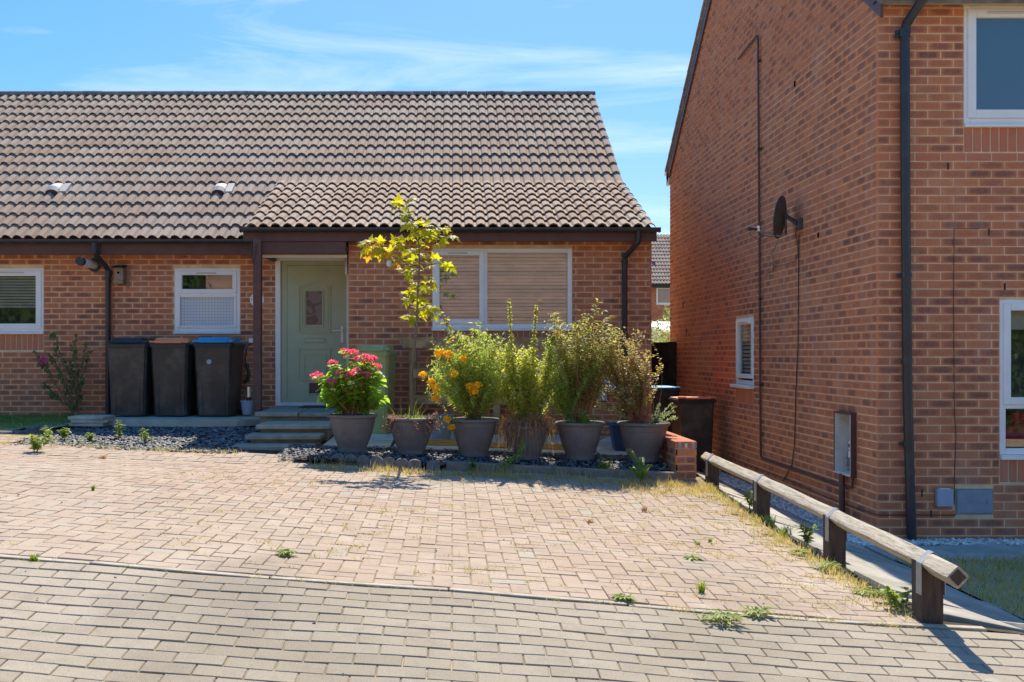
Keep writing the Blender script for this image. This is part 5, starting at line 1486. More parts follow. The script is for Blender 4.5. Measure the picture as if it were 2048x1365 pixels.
for (a, b, c, d) in ((-.175, .175, -.155, -.137), (-.175, .175, .137, .155), (-.175, -.157, -.137, .137), (.157, .175, -.137, .137)): mb.bbox(1.93 + a, 1.93 + b, 11.25 + c, 11.25 + d, zz + .285, zz + .312, .004)
mb.build('bucket_rim', M['bluebucket'], bb_)
mb = MB(); hp = []
for i in range(90):
    t = i / 89; x = -0.35 + 1.75 * abs(((t * 5) % 2) - 1) + 0.1 * math.sin(i * .9); y = 11.02 + 0.5 * t + 0.05 * math.sin(t * 33)
    hp.append((x, y, CAMZ - hd(x, y) + 0.068))
mb.tube(hp, 0.011, 6); tag(mb.build('garden_hose', M['hose']), 'orange garden hose looped loosely over the patio slabs behind the pots', 'hose')
mb = MB(); mb.tube([P13(1200, 880, 11.4), P13(1215, 868, 11.6), P13(1222, 855, 11.8), P13(1226, 838, 12.2), P13(1240, 835, 12.5)], 0.008, 6); tag(mb.build('hose_end', M['hose']), 'end of an orange hose rising beside the blue bucket', 'hose')

# ------------------------------------------------------------------ passage fence, houses behind
fen = thing('board_fence', 'tall dark vertical board fence closing the passage between both houses', 'fence', (3.15, 16.7, 0.2))
for i in range(9):
    x = 2.57 + i * 0.129; mb = MB(); mb.bbox(x, x + 0.137, 16.68 + (i % 2) * 0.023, 16.70 + (i % 2) * 0.023, 0.05, 1.885 + U(-.006, .006), 0.003, R()); mb.build('board', M['shedwood'], fen)
mb = MB(); mb.bbox(2.56, 3.73, 16.73, 16.77, 1.60, 1.70, .004); mb.bbox(2.56, 3.73, 16.73, 16.77, 0.4, 0.5, .004); mb.build('fence_rail', M['shedwood'], fen)
fh = thing('distant_house', 'brick house with ribbed tile roof and white window far behind the passage', 'house', (9, 48, 0))
mb = MB(); mb.box(3, 15, 48, 56, -0.3, 5.0); mb.build('wall', M['brick_plain'], fh)
nb = []
WFH = WM(3, 47.99, 0)
wfh = (9.78, 10.62, 4.10, 4.90)
for b in brick_layout(WM(8.6, 47.985, 2.3), 3.0, 34, [(1.18, 2.02, 1.80, 2.6)], 0, seed=31): nb.append((b[0], b[1], b[2], 0))
pieces('brick', 'brickwork', nb, M['brick'], fh)
window(fh, WM(wfh[0], 47.97, wfh[2]), 0.84, 0.80, [(0.03, 0.81, 0.03, 0.77, 'glass', 0.04)], sill=0.04)
mb = MB(); pf = math.radians(35.5); deck(mb, 2.8, 15.2, 47.7, 5.05, pf, 4.9, drop=0.05); mb.prism([(51.7, 7.85), (56.3, 5.0), (51.7, 7.6)], 'x', 2.8, 15.2); mb.build('roof', M['ridge'], fh)
lst = []
for c in range(12):
    for r in range(14):
        m = Matrix.Translation((8.4 + c * TW, 47.65 + r * 0.345 * math.cos(pf), 5.03 + r * 0.345 * math.sin(pf))) @ Matrix.Rotation(pf, 4, 'X')
        lst.append((tile_geo(round(G1, 4)), m, R(), view_area(m, (0, 0, 0), (TW, .34, .04))))
pieces('roof_tile', 'roof_tiling', lst, M['tile'], fh)
mb = MB(); gutter(mb, 2.8, 15.2, 47.58, 5.02, 0.08); mb.box(2.8, 15.2, 47.66, 47.72, 4.86, 5.0); mb.build('gutter', M['black'], fh)
mb = MB(); mb.lathe([(0, .25), (.08, .25), (.09, .0)], 9.9, 49.2, 6.0, 10); mb.build('roof_vent', M['brown'], fh)
cn = thing('conservatory', 'white conservatory with pale sloping roof beyond the dark fence', 'conservatory', (5.6, 25, 0))
mb = MB(); mb.prism([(25.0 - 0.25, 2.28), (27.5, 2.58), (27.5, 2.53), (25.0 - 0.25, 2.20)], 'x', 5.1, 8.5); 
for i in range(8): mb.prism([(24.72, 2.30), (27.5, 2.61), (27.5, 2.57), (24.72, 2.26)], 'x', 5.12 + i * .48, 5.17 + i * .48)
mb.build('roof', M['upvc'], cn)
mb = MB(); mb.box(5.22, 8.4, 25, 27.5, 0, 1.55); mb.box(5.22, 5.30, 25, 27.5, 1.55, 2.25); mb.box(5.30, 8.4, 25, 25.06, 2.12, 2.24)
for i in range(6): mb.box(5.30 + i * .6, 5.36 + i * .6, 25, 25.06, 1.55, 2.12)
mb.build('wall', M['cream'], cn)
mb = MB(); mb.box(5.31, 8.4, 25.03, 25.04, 1.56, 2.11); mb.build('glazing', M['glass'], cn)
mb = MB(); gutter(mb, 5.1, 8.5, 24.70, 2.24, .05); mb.build('gutter', M['upvc'], cn)
# house across the road behind the camera: it is what the windows mirror
oh = thing('house_across_the_road', 'brown tiled house across the road mirrored in the big window panes', 'house', (0, -13, 0))
mb = MB(); mb.box(-16, 9, -21, -13, -.2, 2.9); mb.build('wall', M['brick_plain'], oh)
mb = MB(); deck(mb, -16.3, 9.3, -12.6, 2.8, 0, 0.0001); mb = MB()
mb.prism([(-12.6, 2.8), (-17.0, 6.1), (-21.4, 2.8)], 'x', -16.3, 9.3); mb.build('roof', M['ridge'], oh)
lst = []
po = math.atan2(3.3, 4.4)
for r in range(20):
    mb = MB(); mb.box(-16.3, 9.3, -0.30, 0.0, 0.0, 0.045, R())
    xf(mb, Matrix.Translation((0, -12.6 - r * .27 * math.cos(po), 2.83 + r * .27 * math.sin(po))) @ Matrix.Rotation(-po - 0.09, 4, 'X')); mb.build('tile_course', M['tile_red'], oh)
mb = MB(); 
for x in (-12, -6, 0.5, 6): mb.bbox(x, x + 1.4, -12.99, -12.95, 1.0, 2.2)
mb.build('window', M['upvc'], oh)
# ================================================================== PLANTS
def rv(): 
    while True:
        v = Vector((U(-1, 1), U(-1, 1), U(-1, 1)))
        if 0.05 < v.length < 1: return v.normalized()
def leaf6(mb, p, d, n, l, w, t, droop=0.2):
    d = d.normalized(); s = d.cross(n)
    if s.length < 1e-4: s = d.orthogonal()
    s.normalize(); n = s.cross(d).normalized()
    a = p + d * (l * .38) + n * (l * .04); b = p + d * (l * .72) - n * (l * droop * .35); c = p + d * l - n * (l * droop)
    mb.add([tuple(p), tuple(a - s * w * .5 + n * w * .12), tuple(a + s * w * .5 + n * w * .12), tuple(b - s * w * .36 + n * w * .06), tuple(b + s * w * .36 + n * w * .06), tuple(c)],
           [(0, 2, 1), (1, 2, 4, 3), (3, 4, 5)], t)
def leaf4(mb, p, d, n, l, w, t):
    d = d.normalized(); s = d.cross(n)
    if s.length < 1e-4: s = d.orthogonal()
    s = s.normalized() * (w / 2)
    m = p + d * (l * .45)
    mb.add([tuple(p), tuple(m + s), tuple(p + d * l), tuple(m - s)], [(0, 1, 2, 3)], t)
def blade(mb, p, h, lean, w, t):
    a = U(0, 6.28); dx, dy = math.cos(a), math.sin(a); b = U(0, 6.28); sx, sy = math.cos(b) * w / 2, math.sin(b) * w / 2
    m = (p[0] + dx * lean * .35, p[1] + dy * lean * .35, p[2] + h * .6)
    mb.add([(p[0] - sx, p[1] - sy, p[2]), (p[0] + sx, p[1] + sy, p[2]), (m[0] + sx * .7, m[1] + sy * .7, m[2]), (m[0] - sx * .7, m[1] - sy * .7, m[2]), (p[0] + dx * lean, p[1] + dy * lean, p[2] + h)],
           [(0, 1, 2, 3), (3, 2, 4)], t)
def pp(px, py, y): return Vector(((px - VX) * y / FPX, y, CAMZ + (VY - py) * y / FPX))
def path3(a, b, bend=0.15, n=7):
    a, b = Vector(a), Vector(b); L_ = (b - a).length
    c = a + (b - a) * 0.45 + Vector((U(-1, 1), U(-1, 1), 0)) * bend * L_ + Vector((0, 0, bend * L_ * .7))
    return [a.lerp(c, t).lerp(c.lerp(b, t), t) for t in [i / (n - 1) for i in range(n)]]
def along(pts, t):
    f = t * (len(pts) - 1); i = min(len(pts) - 2, int(f)); return pts[i].lerp(pts[i + 1], f - i), (pts[i + 1] - pts[i]).normalized()
def bush(fol, stm, base, tips, n, ll, lw,  r=0.004, f0=0.25, out=0.8, bend=0.12, jit=0.05, droop=0.25, sides=4, quad=False, tn=None, fan=0.0):
    for tip in tips:
        b = Vector(base) + Vector((U(-jit, jit), U(-jit, jit), 0))
        pts = path3(b, tip, bend)
        stm.tube([tuple(q) for q in pts], r, sides, r1=r * .35, cap=False)
        for i in range(int(n * 1.25)):
            t = f0 + (1 - f0) * ((i + R()) / (n * 1.25))
            p, d = along(pts, t)
            v = rv(); v = (v - d * v.dot(d)).normalized()
            dr = (d * (1 - out) + v * out + Vector((0, 0, 0.15))).normalized()
            l = U(ll * .7, ll * 1.4)
            tt = R() if tn is None else tn(t)
            up = (Vector((0, 0, 1)) + rv() * .5).normalized()
            (leaf4(fol, p, dr, up, l, lw * U(.9, 1.6), tt) if quad else leaf6(fol, p, dr, up, l, lw * U(.9, 1.6), tt, droop))
def blob(mb, c, r, n, size, flat=0.7, tlo=0, thi=1):
    for i in range(n):
        v = rv(); v.z = abs(v.z) if R() < .8 else v.z
        p = Vector(c) + Vector((v.x * r, v.y * r, v.z * r * flat)) * U(.75, 1.0)
        leaf4(mb, p - v * 0, (v + rv() * .9).normalized(), v, size * U(.7, 1.2), size * U(.7, 1.1), U(tlo, thi))
GEO['leafL'] = None
def leaf_key(kind, l, w):
    key = (kind, l, w)
    if key not in GEO:
        mb = MB()
        if kind == 'oval':
            z = Vector((0, 0, 1)); n_ = [(0, 0, 0), (.18 * l, -w * .30, .02 * l), (.18 * l, w * .30, .02 * l), (.42 * l, -w * .5, .03 * l), (.42 * l, w * .5, .03 * l), (.75 * l, -w * .32, -.04 * l), (.75 * l, w * .32, -.04 * l), (l, 0, -.16 * l), (.42 * l, 0, -.015 * l), (.75 * l, 0, -.08 * l)]
            mb.add(n_, [(0, 1, 8), (0, 8, 2), (1, 3, 8), (2, 8, 4), (3, 5, 9, 8), (4, 8, 9, 6), (5, 7, 9), (6, 9, 7)])
        else:
            # five lobed maple leaf
            pr = [(0, .10), (28, .34), (42, .62), (58, .44), (80, .80), (97, .52), (115, .72), (122, .98)]
            pts = []
            lobes = [(180, .02), (150, .34), (128, .68), (108, .40), (84, .64), (66, .90), (48, .50), (24, .66), (12, .80), (0, 1.08)]
            half = [(math.radians(a), rr) for a, rr in lobes]
            ring = [(rr * math.cos(a) * l * .62 + .38 * l, rr * math.sin(a) * w * .62, (-.14 * rr * rr) * l) for a, rr in half]
            ring2 = [(x, -y, z) for x, y, z in ring[1:-1]][::-1]
            al = ring + ring2
            mb.add([(.38 * l, 0, .02 * l)] + al, [(0, 1 + (i + 1) % len(al), 1 + i) for i in range(len(al))])
            mb.tube([(-.30 * l, 0, -.02 * l), (.05 * l, 0, 0)], .0014, 3, cap=False)
        GEO[key] = (mb.v, mb.f, None)
    return key
def leaf_matrix(p, d, n):
    d = d.normalized(); y = n.cross(d)
    if y.length < 1e-3: y = d.orthogonal()
    y.normalize(); z = d.cross(y)
    m = Matrix((d, y, z)).transposed().to_4x4(); m.translation = p
    return m

# pots
YP = 10.48
def pot(px, sc, label, y=YP):
    x = (px - VX) * y / FPX; z = slate_r(x, y) - 0.004
    t = thing('plant_pot', label, 'plant pot', (x, y, z), 'large round grey pots in a row before the bungalow')
    s = sc
    prof = [(0, 0), (.150, 0), (.156, .012), (.150, .035), (.156, .06), (.180, .12), (.205, .19), (.224, .26), (.232, .305), (.233, .313), (.239, .316), (.243, .350), (.246, .372)]
    mb = MB(); mb.lathe([(a * s, b * s) for a, b in prof], x, y, z, 40); smooth_angle(mb.build('pot_body', M['potgrey'], t), 50)
    rim = [(.244, .366), (.262, .370), (.272, .380), (.273, .393), (.264, .404), (.246, .404), (.240, .396), (.238, .36), (.236, .34)]
    mb = MB(); mb.lathe([(a * s, b * s) for a, b in rim], x, y, z, 40); smooth_angle(mb.build('pot_rim', M['potgrey'], t), 60)
    mb = MB(); mb.lathe([(0, .365 * s), (.12 * s, .362 * s), (.237 * s, .35 * s)], x, y, z, 24); mb.build('soil', M['soil'], t)
    return Vector((x, y, z + .36 * s))
c1 = pot(705, 0.98, 'grey pot holding the pink flowered shrub beside the steps')
c2 = pot(823, 0.95, 'grey pot holding the thin yellow leaved sapling')
c3 = pot(948, 0.97, 'grey pot holding the plant with golden ball flowers')
c4 = pot(1055, 0.86, 'smaller grey pot half covered by hanging dried brown stems', 10.42)
c5 = pot(1160, 0.97, 'grey pot holding the tall narrow leaved plant')
c6 = pot(1287, 1.02, 'grey pot nearest the low brick wall holding a bronze shrub')

# hydrangea
hy = thing('hydrangea', 'leafy green shrub with deep pink flower heads in the first pot', 'shrub', tuple(c1))
lst = []; stm = MB(); fill = MB()
HC = Vector((c1.x + .01, YP, 1.32))
flw = [(690, 705, 1), (706, 707, 1), (719, 718, 1), (731, 716, 1), (735, 722, 1), (745, 719, .9), (666, 728, .85), (753, 735, .9), (682, 748, 1), (713, 746, 1.1), (703, 751, .9), (731, 752, 1.05), (634, 753, 1.1), (661, 766, 1), (695, 782, .85)]
tips = []
for k in range(44):
    a = U(0, 6.28); e = U(-.35, 1.2); tips.append(HC + Vector((math.cos(a) * math.cos(e) * .33, math.sin(a) * math.cos(e) * .27, math.sin(e) * .30 - .02)))
for k, (fx, fy, s) in enumerate(flw):
    dp_ = U(-.20, .02) if fy > 735 else U(-.10, .12)
    f = pp(fx, fy, YP + dp_); tips.append(f)
    mb = MB(); r = .056 * s; blob(mb, f, r, 130, .022, .62)
    fh_ = mb.build('flower_head', M['pt_pink'], hy)
mb = MB(); blob(mb, pp(717, 770, YP - .22), .04, 45, .02, .6); o = mb.build('flower_head', M['lf_dry'], hy); o['label'] = 'faded brown flower head'
for tip in tips:
    b = c1 + Vector((U(-.07, .07), U(-.06, .06), -.01)); pts = path3(b, tip, .12, 7)
    stm.tube([tuple(q) for q in pts], .005, 4, r1=.003, cap=False)
    for i in range(9):
        t = .30 + .68 * i / 8; p, d = along(pts, t)
        for sg in (0, 1):
            a = U(0, 6.28); v = rv(); v = (v - d * v.dot(d)).normalized()
            dr = (v * .9 + d * .35 + Vector((0, 0, .05))).normalized(); l = U(.07, .12)
            nn = (Vector((0, 0, 1)) + rv() * .45).normalized()
            lk = leaf_key('oval', round(l * 50) / 50, round(l * .66 * 100) / 100)
            m = leaf_matrix(p, dr, nn)
            lst.append((lk, m, min(.999, R() * (.8 + .3 * (p.z - 1.1))), view_area(m, (0, 0, 0), (l, 0, l * .5))))
stm.build('stem', M['stembrown'], hy)
fill_l = [(a, b, c, d + (b.translation.y < YP - .05) * 500) for a, b, c, d in lst]
pieces('leaf', 'foliage', fill_l, M['lf_hyd'], hy)

# maple sapling
mp = thing('maple_sapling', 'thin young sapling with bright yellow green lobed leaves in the second pot', 'tree', tuple(c2))
trunk = [c2 + Vector((0.01, 0, -.02)), pp(823, 800, YP), pp(822, 745, YP), pp(829, 690, YP), pp(834, 640, YP), pp(836, 580, YP), pp(839, 530, YP), pp(838, 490, YP), pp(828, 450, YP), pp(812, 408, YP)]
mb = MB(); mb.tube([tuple(p) for p in trunk], .020, 8, r1=.004); smooth_angle(mb.build('trunk', M['bark'], mp))
ml = [(735, 482), (750, 480), (722, 490), (745, 500), (765, 497), (744, 512), (767, 512), (789, 510), (786, 519), (795, 530), (796, 478), (788, 491), (803, 477), (818, 477), (830, 447), (825, 459), (837, 443), (856, 459),
      (861, 465), (816, 443), (809, 454), (881, 456), (892, 457), (905, 473), (858, 477), (867, 482), (886, 479), (839, 484), (851, 491), (816, 501), (828, 505), (809, 508), (819, 521), (823, 537), (840, 540), (853, 517),
      (867, 514), (858, 526), (886, 526), (895, 530), (812, 549), (808, 543), (851, 556), (861, 563), (868, 570), (826, 568), (823, 575), (842, 577), (816, 584), (848, 580), (826, 591), (812, 599), (837, 606), (851, 604),
      (832, 616), (856, 616), (860, 626), (816, 637), (825, 633), (846, 635), (833, 644), (797, 405), (824, 405), (786, 415), (810, 417), (820, 424), (814, 441), (846, 449), (835, 470), (842, 463), (754, 490), (731, 499), (775, 503), (812, 430), (866, 618), (804, 489), (872, 465), (848, 470), (835, 520)]
lst = []; brn = MB()
groups = [((838, 545), (738, 490)), ((839, 540), (893, 525)), ((838, 500), (902, 470)), ((838, 510), (790, 488)), ((836, 575), (864, 560)), ((835, 590), (815, 592)), ((834, 640), (862, 612)), ((834, 640), (815, 634)), ((830, 455), (790, 412)), ((832, 460), (880, 458)), ((838, 530), (812, 545))]
bpts = []
for a, b in groups:
    dy = U(-.10, .10); P_ = [pp(a[0], a[1], YP).lerp(pp(b[0], b[1], YP + dy), t / 5) + Vector((0, 0, .02 * math.sin(math.pi * t / 5))) for t in range(6)]
    brn = MB(); brn.tube([tuple(q) for q in P_], .006, 5, r1=.002, cap=False); brn.build('branch', M['bark'], mp); bpts += P_
bpts += trunk[4:]
for (lx, ly) in ml + [(a + U(-13, 13), b + U(-10, 10)) for a, b in ml + ml]:
    best = min(bpts, key=lambda q: (proj(q)[0] - lx) ** 2 + (proj(q)[1] - ly) ** 2)
    p = pp(lx, ly, best.y + U(-.06, .06)); d = Vector((p.x - best.x + U(-.02, .02), U(-.08, .05), p.z - best.z - .01)); 
    if d.length < .02: d = Vector((U(-1, 1), U(-1, .2), U(-.3, .3)))
    d.normalize(); nn = Vector((U(-.3, .3), U(-.9, -.25), 1)).normalized()
    l = round(U(.08, .14) * 50) / 50
    m = leaf_matrix(p - d * l * .5, d, nn)
    t = min(.999, max(0, .45 + (.42 if lx < 800 and ly > 470 else 0) * R() + U(-.35, .35)))
    lst.append((leaf_key('maple', l, l), m, t, 5))
pieces('leaf', 'foliage', lst, M['lf_maple'], mp)
# what grows round its foot
sd = thing('dried_sedum', 'dried reddish trailing plant with upright grass blades round the sapling foot', 'plant', tuple(c2 + Vector((.1, 0, 0))))
fo = MB(); st_ = MB()
for k in range(260):
    a = U(0, 6.28); q = U(.10, .25); b = c2 + Vector((math.cos(a) * q, math.sin(a) * q, .01)); o_ = U(.03, .15)
    tip = b + Vector((math.cos(a) * o_, math.sin(a) * o_, U(-.16, .07)))
    if math.sin(a) > .3 and R() < .5: continue
    if abs(math.cos(a)) < .55 and R() < .6: continue
    pts = path3(b, tip, .25, 5); st_.tube([tuple(x) for x in pts], .0022, 3, cap=False)
    for i in range(9):
        p, d = along(pts, U(.3, 1)); leaf4(fo, p, rv(), rv(), U(.014, .03), .014, R())
st_.build('stem', M['stembrown'], sd); fo.build('foliage', M['lf_sedum'], sd)['kind'] = 'stuff'
fo = MB()
for k in range(34):
    a = U(0, 6.28); q = U(0, .2); b = c2 + Vector((math.cos(a) * q, math.sin(a) * q, 0)); blade(fo, tuple(b), U(.05, .28), U(.02, .12), .006, R())
for k in range(160):
    b = c2 + Vector((U(-.05, .22), U(-.2, .1), .0)); leaf6(fo, b, (rv() + Vector((0, 0, 1.2))).normalized(), rv(), U(.03, .07), .022, R())
fo.build('grass_blades', M['lf_weed'], sd)['kind'] = 'stuff'

# golden ball flowers
gf = thing('marigold_plant', 'feathery green plant with round golden flowers spilling over the third pot', 'plant', tuple(c3))
fo = MB(); st_ = MB()
tips = []
for k in range(95):
    px = U(868, 1022); e = 1 - ((px - 945) / 85) ** 2
    py = 770 - U(0, 1) ** .6 * 105 * max(.15, e) + U(-5, 45); tips.append(pp(px, py, YP + U(-.30, .22)))
bush(fo, st_, c3 + Vector((.0, 0, 0)), tips, 50, .048, .012, .003, .22, .75, .16, .06, quad=True)
# fern like side sprays
for k in range(len(tips)):
    for j in range(5):
        p = tips[k] + rv() * .09; d = (rv() + Vector((0, 0, .3))).normalized()
        for i in range(9):
            q = p + d * (.012 * i); v = rv(); v = (v - d * v.dot(d)).normalized(); leaf4(fo, q, (v + d * .6), rv(), U(.022, .042), .010, R())
for (a, b) in (((930, 800), (850, 745)), ((925, 790), (865, 770)), ((935, 850), (885, 832)), ((930, 770), (885, 700))):
    pts = path3(pp(*a, YP - .1), pp(*b, YP - .22), .08, 7); st_.tube([tuple(q) for q in pts], .004, 4, cap=False)
    for i in range(60):
        p, d = along(pts, R()); v = rv(); leaf4(fo, p, (v + d * .5), rv(), U(.03, .055), .012, R())
st_.build('stem', M['stemgreen'], gf)
fo.build('foliage', M['lf_feather'], gf)['kind'] = 'stuff'
for (fx, fy, s) in ((878, 709, 1), (896, 711, 1.05), (906, 750, 1.15), (863, 767, .9), (871, 781, 1.25), (846, 752, .8), (871, 798, .75), (939, 775, .85), (948, 785, 1), (956, 773, .85), (927, 719, .6), (894, 841, .75), (903, 857, .75)):
    f = pp(fx, fy, YP - U(.22, .32)); mb = MB(); blob(mb, f, .046 * s, 120, .019, 1.0)
    mb.lathe([(0, -.026 * s), (.020 * s, -.02 * s), (.028 * s, 0), (.020 * s, .018 * s), (0, .024 * s)], f.x, f.y, f.z, 8, R()); mb.build('flower_head', M['pt_yellow'], gf)
bs_ = thing('dark_stemmed_shrub', 'dark stemmed leafy shrub rising behind the golden flowers', 'shrub', tuple(c3 + Vector((0, .1, 0))))
fo = MB(); st_ = MB()
tips = [pp(950, 648, YP + .12), pp(962, 662, YP + .1), pp(935, 672, YP + .1), pp(990, 690, YP + .12), pp(912, 668, YP + .12), pp(892, 638, YP + .1), pp(903, 690, YP + .15)]
bush(fo, st_, c3 + Vector((.0, .1, 0)), tips, 26, .07, .032, .006, .5, .8, .06, .02)
pts = [pp(903, 690, YP + .1), pp(900, 655, YP + .08), pp(885, 632, YP + .05), pp(866, 617, YP + .02)]
st_.tube([tuple(q) for q in pts], .004, 4, cap=False)
for i in range(34):
    p, d = along(pts, R()); leaf6(fo, p, (rv() + d * .3 - Vector((0, 0, .2))), Vector((U(-.4, .4), -.5, 1)), U(.035, .065), .026, R())
st_.build('stem', M['stembrown'], bs_); fo.build('foliage', M['lf_willow'], bs_)['kind'] = 'stuff'

# loose stray shoots that knit the row together
for (root_, cc, mat_, xr, yr, n_, ll_, lw_) in ((gf, c3, 'lf_feather', (858, 1030), (668, 800), 30, .05, .012), (bs_, c3, 'lf_willow', (880, 1010), (655, 720), 10, .06, .022)):
    fo = MB(); st_ = MB()
    bush(fo, st_, cc, [pp(U(*xr), U(*yr), YP + U(-.3, .25)) for _ in range(n_)], 20, ll_, lw_, .003, .45, .85, .25, .08, quad=True)
    st_.build('side_stem', M['stembrown'], root_); fo.build('side_foliage', M[mat_], root_)['kind'] = 'stuff'

# spires
sp = thing('spire_plant', 'pale green plant with two tall flower spires in the fourth pot', 'plant', tuple(c4))
fo = MB(); st_ = MB(); YQ = 10.42
for (bx, tx, ty, ye) in ((1028, 1018, 600, 0.0), (1062, 1073, 606, .02), (1095, 1108, 668, -.05)):
    pts = [c4 + Vector(((bx - 1055) * .002, ye, -.01)), pp(bx, 760, YQ + ye), pp((bx + tx) / 2, 690, YQ + ye), pp(tx, ty + 5, YQ + ye)]
    st_.tube([tuple(q) for q in pts], .007, 5, r1=.003, cap=False)
    for i in range(520):
        t = .15 + .85 * R(); p, d = along(pts, t); zz = p.z
        L_ = .105 * max(.18, min(1, (1.98 if bx < 1090 else 1.8) - zz) / .55) ** .8
        a = U(0, 6.28); v = Vector((math.cos(a), math.sin(a), U(-.1, .7))).normalized()
        leaf6(fo, p + v * U(0, L_ * .4), v, Vector((0, 0, 1)), L_ * U(.5, 1.05), .026, R(), .35)
tips = [pp(U(980, 1125), U(690, 800), YQ + U(-.25, .2)) for _ in range(80)]
bush(fo, st_, c4, tips, 44, .055, .018, .003, .3, .8, .14, .06, quad=True)
st_.build('stem', M['stemgreen'], sp); fo.build('foliage', M['lf_spire'], sp)['kind'] = 'stuff'
for (fx, fy, s) in ((1018, 600, .7), (1078, 603, .8), (1074, 625, .8), (1083, 813, .9)):
    f = pp(fx, fy, YQ - .02 if fy < 700 else YQ - .2); mb = MB()
    blob(mb, f, .028 * s, 46, .013, .45); mb.build('seed_head', M['lf_drystraw'] if fy > 800 else M['lf_dry'], sp)
dr_ = thing('dead_plant', 'mass of dried brown stems hanging over the fourth pot rim', 'dead plant', tuple(c4 + Vector((-.1, -.1, 0))))
fo = MB()
for k in range(520):
    a = math.radians(U(150, 395)); q = U(.05, .22); b = c4 + Vector((math.cos(a) * q, math.sin(a) * q, U(.0, .09)))
    left = math.cos(a) < -.1 or R() < .25
    drop = U(.05, .36) if left else U(-.02, .14)
    ox = U(.03, .12); mid = b + Vector((math.cos(a) * ox, -abs(math.sin(a)) * ox, U(.02, .14))); tip = mid + Vector((math.cos(a) * U(0, .06) , -U(0, .05), -drop))
    pts = [b.lerp(mid, t).lerp(mid.lerp(tip, t), t) for t in (0, .25, .5, .75, 1)]
    w = .006
    for p0, p1 in zip(pts, pts[1:]):
        s = Vector((U(-1, 1), U(-1, 1), 0)).normalized() * w * .5; tt = R()
        fo.add([tuple(p0 - s), tuple(p0 + s), tuple(p1 + s), tuple(p1 - s)], [(0, 1, 2, 3)], tt)
        if R() < .7: leaf4(fo, p0, rv(), rv(), U(.02, .05), .010, R())
fo.build('dead_stalks', M['lf_dry'], dr_)['kind'] = 'stuff'
wk = thing('fallen_shoot', 'long leafy weed shoot hanging forward below the fourth pot', 'plant', tuple(pp(1040, 925, 10.05)))
fo = MB(); st_ = MB(); pts = [pp(1048, 880, 10.12), pp(1040, 905, 10.0), pp(1020, 925, 9.9), pp(1000, 938, 9.85)]
st_.tube([tuple(q) for q in pts], .004, 4); 
for i in range(70):
    p, d = along(pts, R()); leaf6(fo, p, (rv() + d * .5 + Vector((0, 0, -.1))), Vector((0, -.4, 1)), U(.05, .10), .016, R())
st_.build('stem', M['stemgreen'], wk); fo.build('foliage', M['lf_weed'], wk)['kind'] = 'stuff'

# willowy plant
wi = thing('willowy_plant', 'tall bushy plant with narrow pale leaves in the fifth pot', 'plant', tuple(c5))
fo = MB(); st_ = MB()
tips = [pp(1197, 600, YP + .05), pp(1190, 612, YP), pp(1218, 628, YP + .1), pp(1175, 632, YP - .05), pp(1205, 640, YP), pp(1105, 628, YP - .1), pp(1130, 660, YP), pp(1150, 650, YP + .05), pp(1228, 655, YP + .1), pp(1165, 625, YP)]
tips += [pp(U(1105, 1240), U(635, 760), YP + U(-.22, .25)) for _ in range(80)]
bush(fo, st_, c5 + Vector((.02, 0, 0)), tips, 36, .068, .013, .0045, .3, .7, .05, .07, droop=.3)
bush(fo, st_, c5, [pp(U(1085, 1250), U(610, 720), YP + U(-.3, .3)) for _ in range(26)], 13, .075, .013, .0035, .5, .85, .22, .08, droop=.35)
st_.build('stem', M['stembrown'], wi); fo.build('foliage', M['lf_willow'], wi)['kind'] = 'stuff'
fe = thing('feathery_plant', 'bright green feathery plant between the spires and the willowy plant', 'plant', tuple(c5 + Vector((-.1, 0, 0))))
fo = MB(); st_ = MB()
tips = [pp(U(1078, 1150), U(672, 790), YP + U(-.25, .15)) for _ in range(60)] + [pp(U(1165, 1200), U(690, 745), YP - .22) for _ in range(6)]
bush(fo, st_, c5 + Vector((-.10, -.05, 0)), tips, 60, .038, .010, .003, .3, .8, .12, .05, quad=True)
tips = [pp(U(1120, 1200), U(820, 858), YP - U(.1, .26)) for _ in range(18)]
bush(fo, st_, c5 + Vector((0, -.08, 0)), tips, 22, .035, .012, .002, .1, .8, .2, .05, quad=True)
st_.build('stem', M['stemgreen'], fe); fo.build('foliage', M['lf_feather'], fe)['kind'] = 'stuff'

# bronze shrub and silver plant
br = thing('bronze_shrub', 'open twiggy shrub with small bronze green leaves in the last pot', 'shrub', tuple(c6))
fo = MB(); st_ = MB()
tips = [pp(1272, 665, YP), pp(1285, 670, YP), pp(1232, 668, YP + .05), pp(1245, 660, YP + .1), pp(1318, 735, YP - .05), pp(1308, 752, YP), pp(1215, 690, YP), pp(1262, 690, YP - .1), pp(1290, 705, YP + .1), pp(1205, 740, YP - .1)]
tips += [pp(U(1200, 1305), U(672, 815), YP + U(-.25, .25)) for _ in range(80)]
bush(fo, st_, c6 + Vector((-.05, 0, 0)), tips, 46, .030, .020, .004, .38, .8, .10, .06, quad=True)
bush(fo, st_, c6, [pp(U(1190, 1325), U(665, 790), YP + U(-.3, .3)) for _ in range(24)], 15, .03, .02, .003, .55, .85, .25, .08, quad=True)
for k in range(len(tips)):
    for i in range(16): leaf4(fo, Vector(tips[k]) + rv() * .035, rv(), rv(), U(.018, .03), .017, U(.4, 1))
st_.build('stem', M['stembrown'], br); fo.build('foliage', M['lf_shrub'], br)['kind'] = 'stuff'
si = thing('silver_plant', 'small silver green spiky plant leaning over the last pot rim', 'plant', tuple(c6 + Vector((.15, 0, 0))))
fo = MB(); st_ = MB()
tips = [pp(U(1305, 1350), U(805, 850), YP + U(-.2, .1)) for _ in range(16)] + [pp(1352, 812, YP - .05), pp(1345, 806, YP), pp(1356, 835, YP)]
